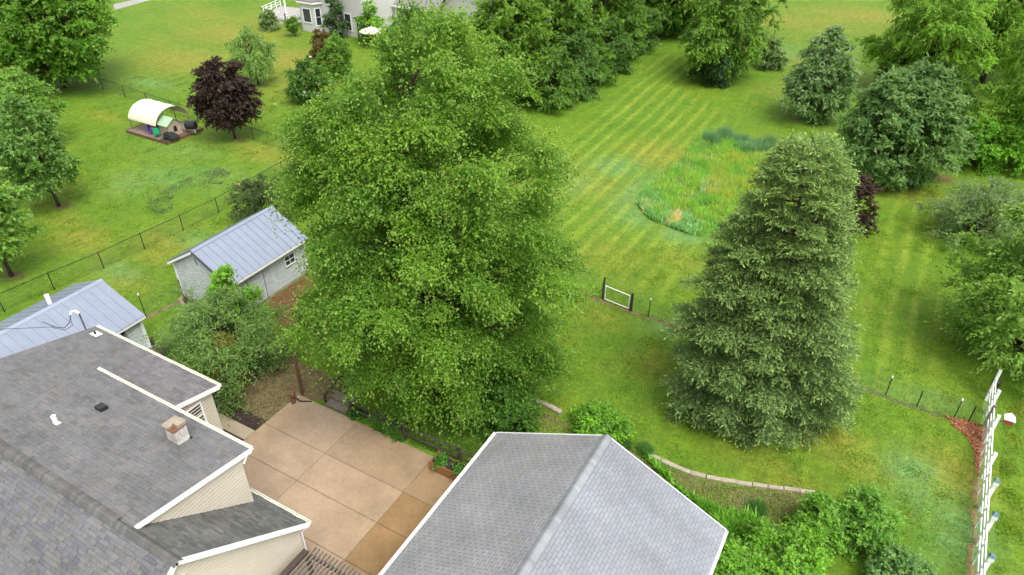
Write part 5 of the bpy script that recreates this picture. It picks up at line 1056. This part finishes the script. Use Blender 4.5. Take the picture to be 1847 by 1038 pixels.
blades('bluish_weeds', PP([(1160,345),(1152,372),(1180,400),(1262,430),(1275,410),(1215,385),(1190,345)]), 7000, .2, .6, [(.14,.27,.09),(.16,.29,.10),(.12,.24,.08)], 'bluish broadleaf weeds at the near rim of the wildflower bed', 'weeds', 34, .10, .7, 1.5, 1.0)
blades('straw_tuft', PP([(1196,392),(1225,385),(1232,402),(1205,410)]), 700, .25, .6, [(.52,.38,.20),(.46,.35,.19)], 'straw coloured dead tuft at the near rim of the wildflower bed', 'grass', 35, .06, .5)
blades('straw_tuft', PP([(1155,368),(1170,363),(1176,380),(1160,384)]), 350, .2, .6, [(.46,.36,.19)], 'small dead tuft at the left rim of the wildflower bed', 'grass', 36, .05, .5)
blades('daisies', PP([(1265,330),(1300,335),(1290,358),(1262,350)]), 160, .5, .8, [(.30,.36,.24),(.5,.52,.45),(.12,.2,.04)], 'white daisies in the wildflower bed', 'flowers', 37, .05, .3)
asp = PP([(1270,258),(1268,245),(1300,243),(1330,252),(1370,256),(1400,262),(1400,275),(1340,278),(1300,268)])
blades('asparagus_ferns', asp, 11000, .35, 1.2, [(.105,.195,.085),(.125,.22,.105),(.09,.175,.075)], 'feathery blue green asparagus ferns at the back of the wildflower bed', 'ferns', 38, .03, .32, .9)
blades('groundcover', PP([(262,385),(268,350),(320,330),(395,302),(418,312),(400,332),(330,335),(312,350),(312,378),(290,390)]), 2600, .05, .13, [(.075,.125,.035),(.085,.135,.045),(.105,.15,.045)], 'dark leafy ground cover ringing a patch on the left lawn', 'ground cover', 40, .10, .9, 1.3, 1.4)
blades('hosta_strip', PP([(1195,858),(1240,895),(1300,925),(1320,955),(1330,1000),(1290,1010),(1312,958),(1240,900),(1150,810)]), 9000, .2, .5, [(.10,.23,.02),(.13,.27,.03),(.085,.20,.02)], 'bright green leafy perennials along the right eave of the garage', 'perennials', 41, .15, .8, 2.5, 1.3)
blades('hosta_strip', PP([(1290,935),(1360,945),(1420,965),(1400,1040),(1290,1040)]), 7000, .3, .7, [(.10,.23,.02),(.12,.25,.03),(.08,.19,.02)], 'bright green leafy perennials at the bottom edge beside the garage', 'perennials', 42, .15, .8, 2.0, 1.3)
blades('fence_plants', PP([(630,755),(728,800),(722,770),(640,735)]), 3500, .2, .6, [(.05,.14,.02),(.08,.18,.03)], 'green leafy plants behind the split rail fence', 'plants', 43, .14, .8, 2.5, 1.2)
blades('shade_grass', PP([(740,800),(830,835),(900,800),(930,775),(860,740),(760,740)]), 8000, .08, .2, [(.07,.13,.02),(.09,.15,.03)], 'rough grass in the shade between fence and garage', 'grass', 44, .03, .6)
for i, (x, y, lb) in enumerate([(1365, 920, 'small round green tuft in the straw bed below the stone edging'), (1162, 815, 'green tuft at the left end of the stone edging'), (1125, 805, 'green tuft just behind the garage ridge end')]):
    c = G(x, y); pl = [c + Vector((.35*math.cos(k), .35*math.sin(k), 0)) for k in np.linspace(0, 6.28, 9)[:-1]]
    blades('green_tuft', pl, 500, .25, .55, [(.06,.14,.03),(.08,.17,.04)], lb, 'plant', 45+i, .05, .5)
rb = empty('timber_bed', G(275, 632), 'brown timber raised bed at the corner of the long outbuilding', 'planter')
q0, q1 = G(258, 628), G(295, 648)
for z in (0, .17): 
    MB().bar(q0 + Vector((0,0,z+.085)), q1 + Vector((0,0,z+.085)), .06, .16).build('board', M_brownwood, rb)
MB().bar(q0 + Vector((-.05,.7,.17)), q0 + Vector((-.0,.06,.17)), .06, .3).build('board', M_brownwood, rb)
MB().bar(q0 + Vector((.1,.35,.12)), q1 + Vector((-.1,.35,.12)), .5, .2).build('soil', M_soil, rb)
lawnA = PP([(560,470),(1000,470),(1240,440),(1560,420),(1700,330),(1760,600),(1775,760),(1760,1036),(1600,1000),(1470,900),(1170,815),(1000,740),(900,690)])
blades('lawn_tufts', lawnA, 45000, .04, .10, [(.085,.165,.010),(.11,.195,.012),(.075,.15,.010),(.14,.18,.018)], 'uneven grass tufts and weeds in the lawn behind the garage', 'grass', 60, .06, .8, 1.2, .8)
lawnB = PP([(0,600),(0,320),(220,140),(520,120),(560,260),(480,420),(330,540)])
blades('lawn_tufts', lawnB, 30000, .04, .10, [(.075,.145,.010),(.10,.175,.012),(.065,.13,.012),(.13,.165,.018)], 'uneven grass tufts and clover on the left lawn', 'grass', 61, .07, .8, .7, .8)
lawnC = PP([(1790,1036),(1847,1036),(1847,640),(1815,700)])
blades('lawn_tufts', lawnC, 4000, .04, .10, [(.075,.145,.010),(.10,.175,.012),(.13,.165,.018)], 'grass tufts right of the white fence', 'grass', 62, .06, .8, 1.5, .8)
chips('patio_leaves', PP([(560,730),(640,752),(770,820),(700,860),(560,800)], 0), 130, [(.10,.14,.03),(.16,.11,.05),(.07,.05,.03)], .07, .055, 'fallen leaves scattered on the far side of the patio', 'leaves', 63)
blades('bed_weeds', bedW, 6000, .05, .16, [(.10,.18,.02),(.13,.20,.03),(.16,.19,.04)], 'low green weeds coming up through the straw bed', 'weeds', 64, .05, .8, 2.0, .8)
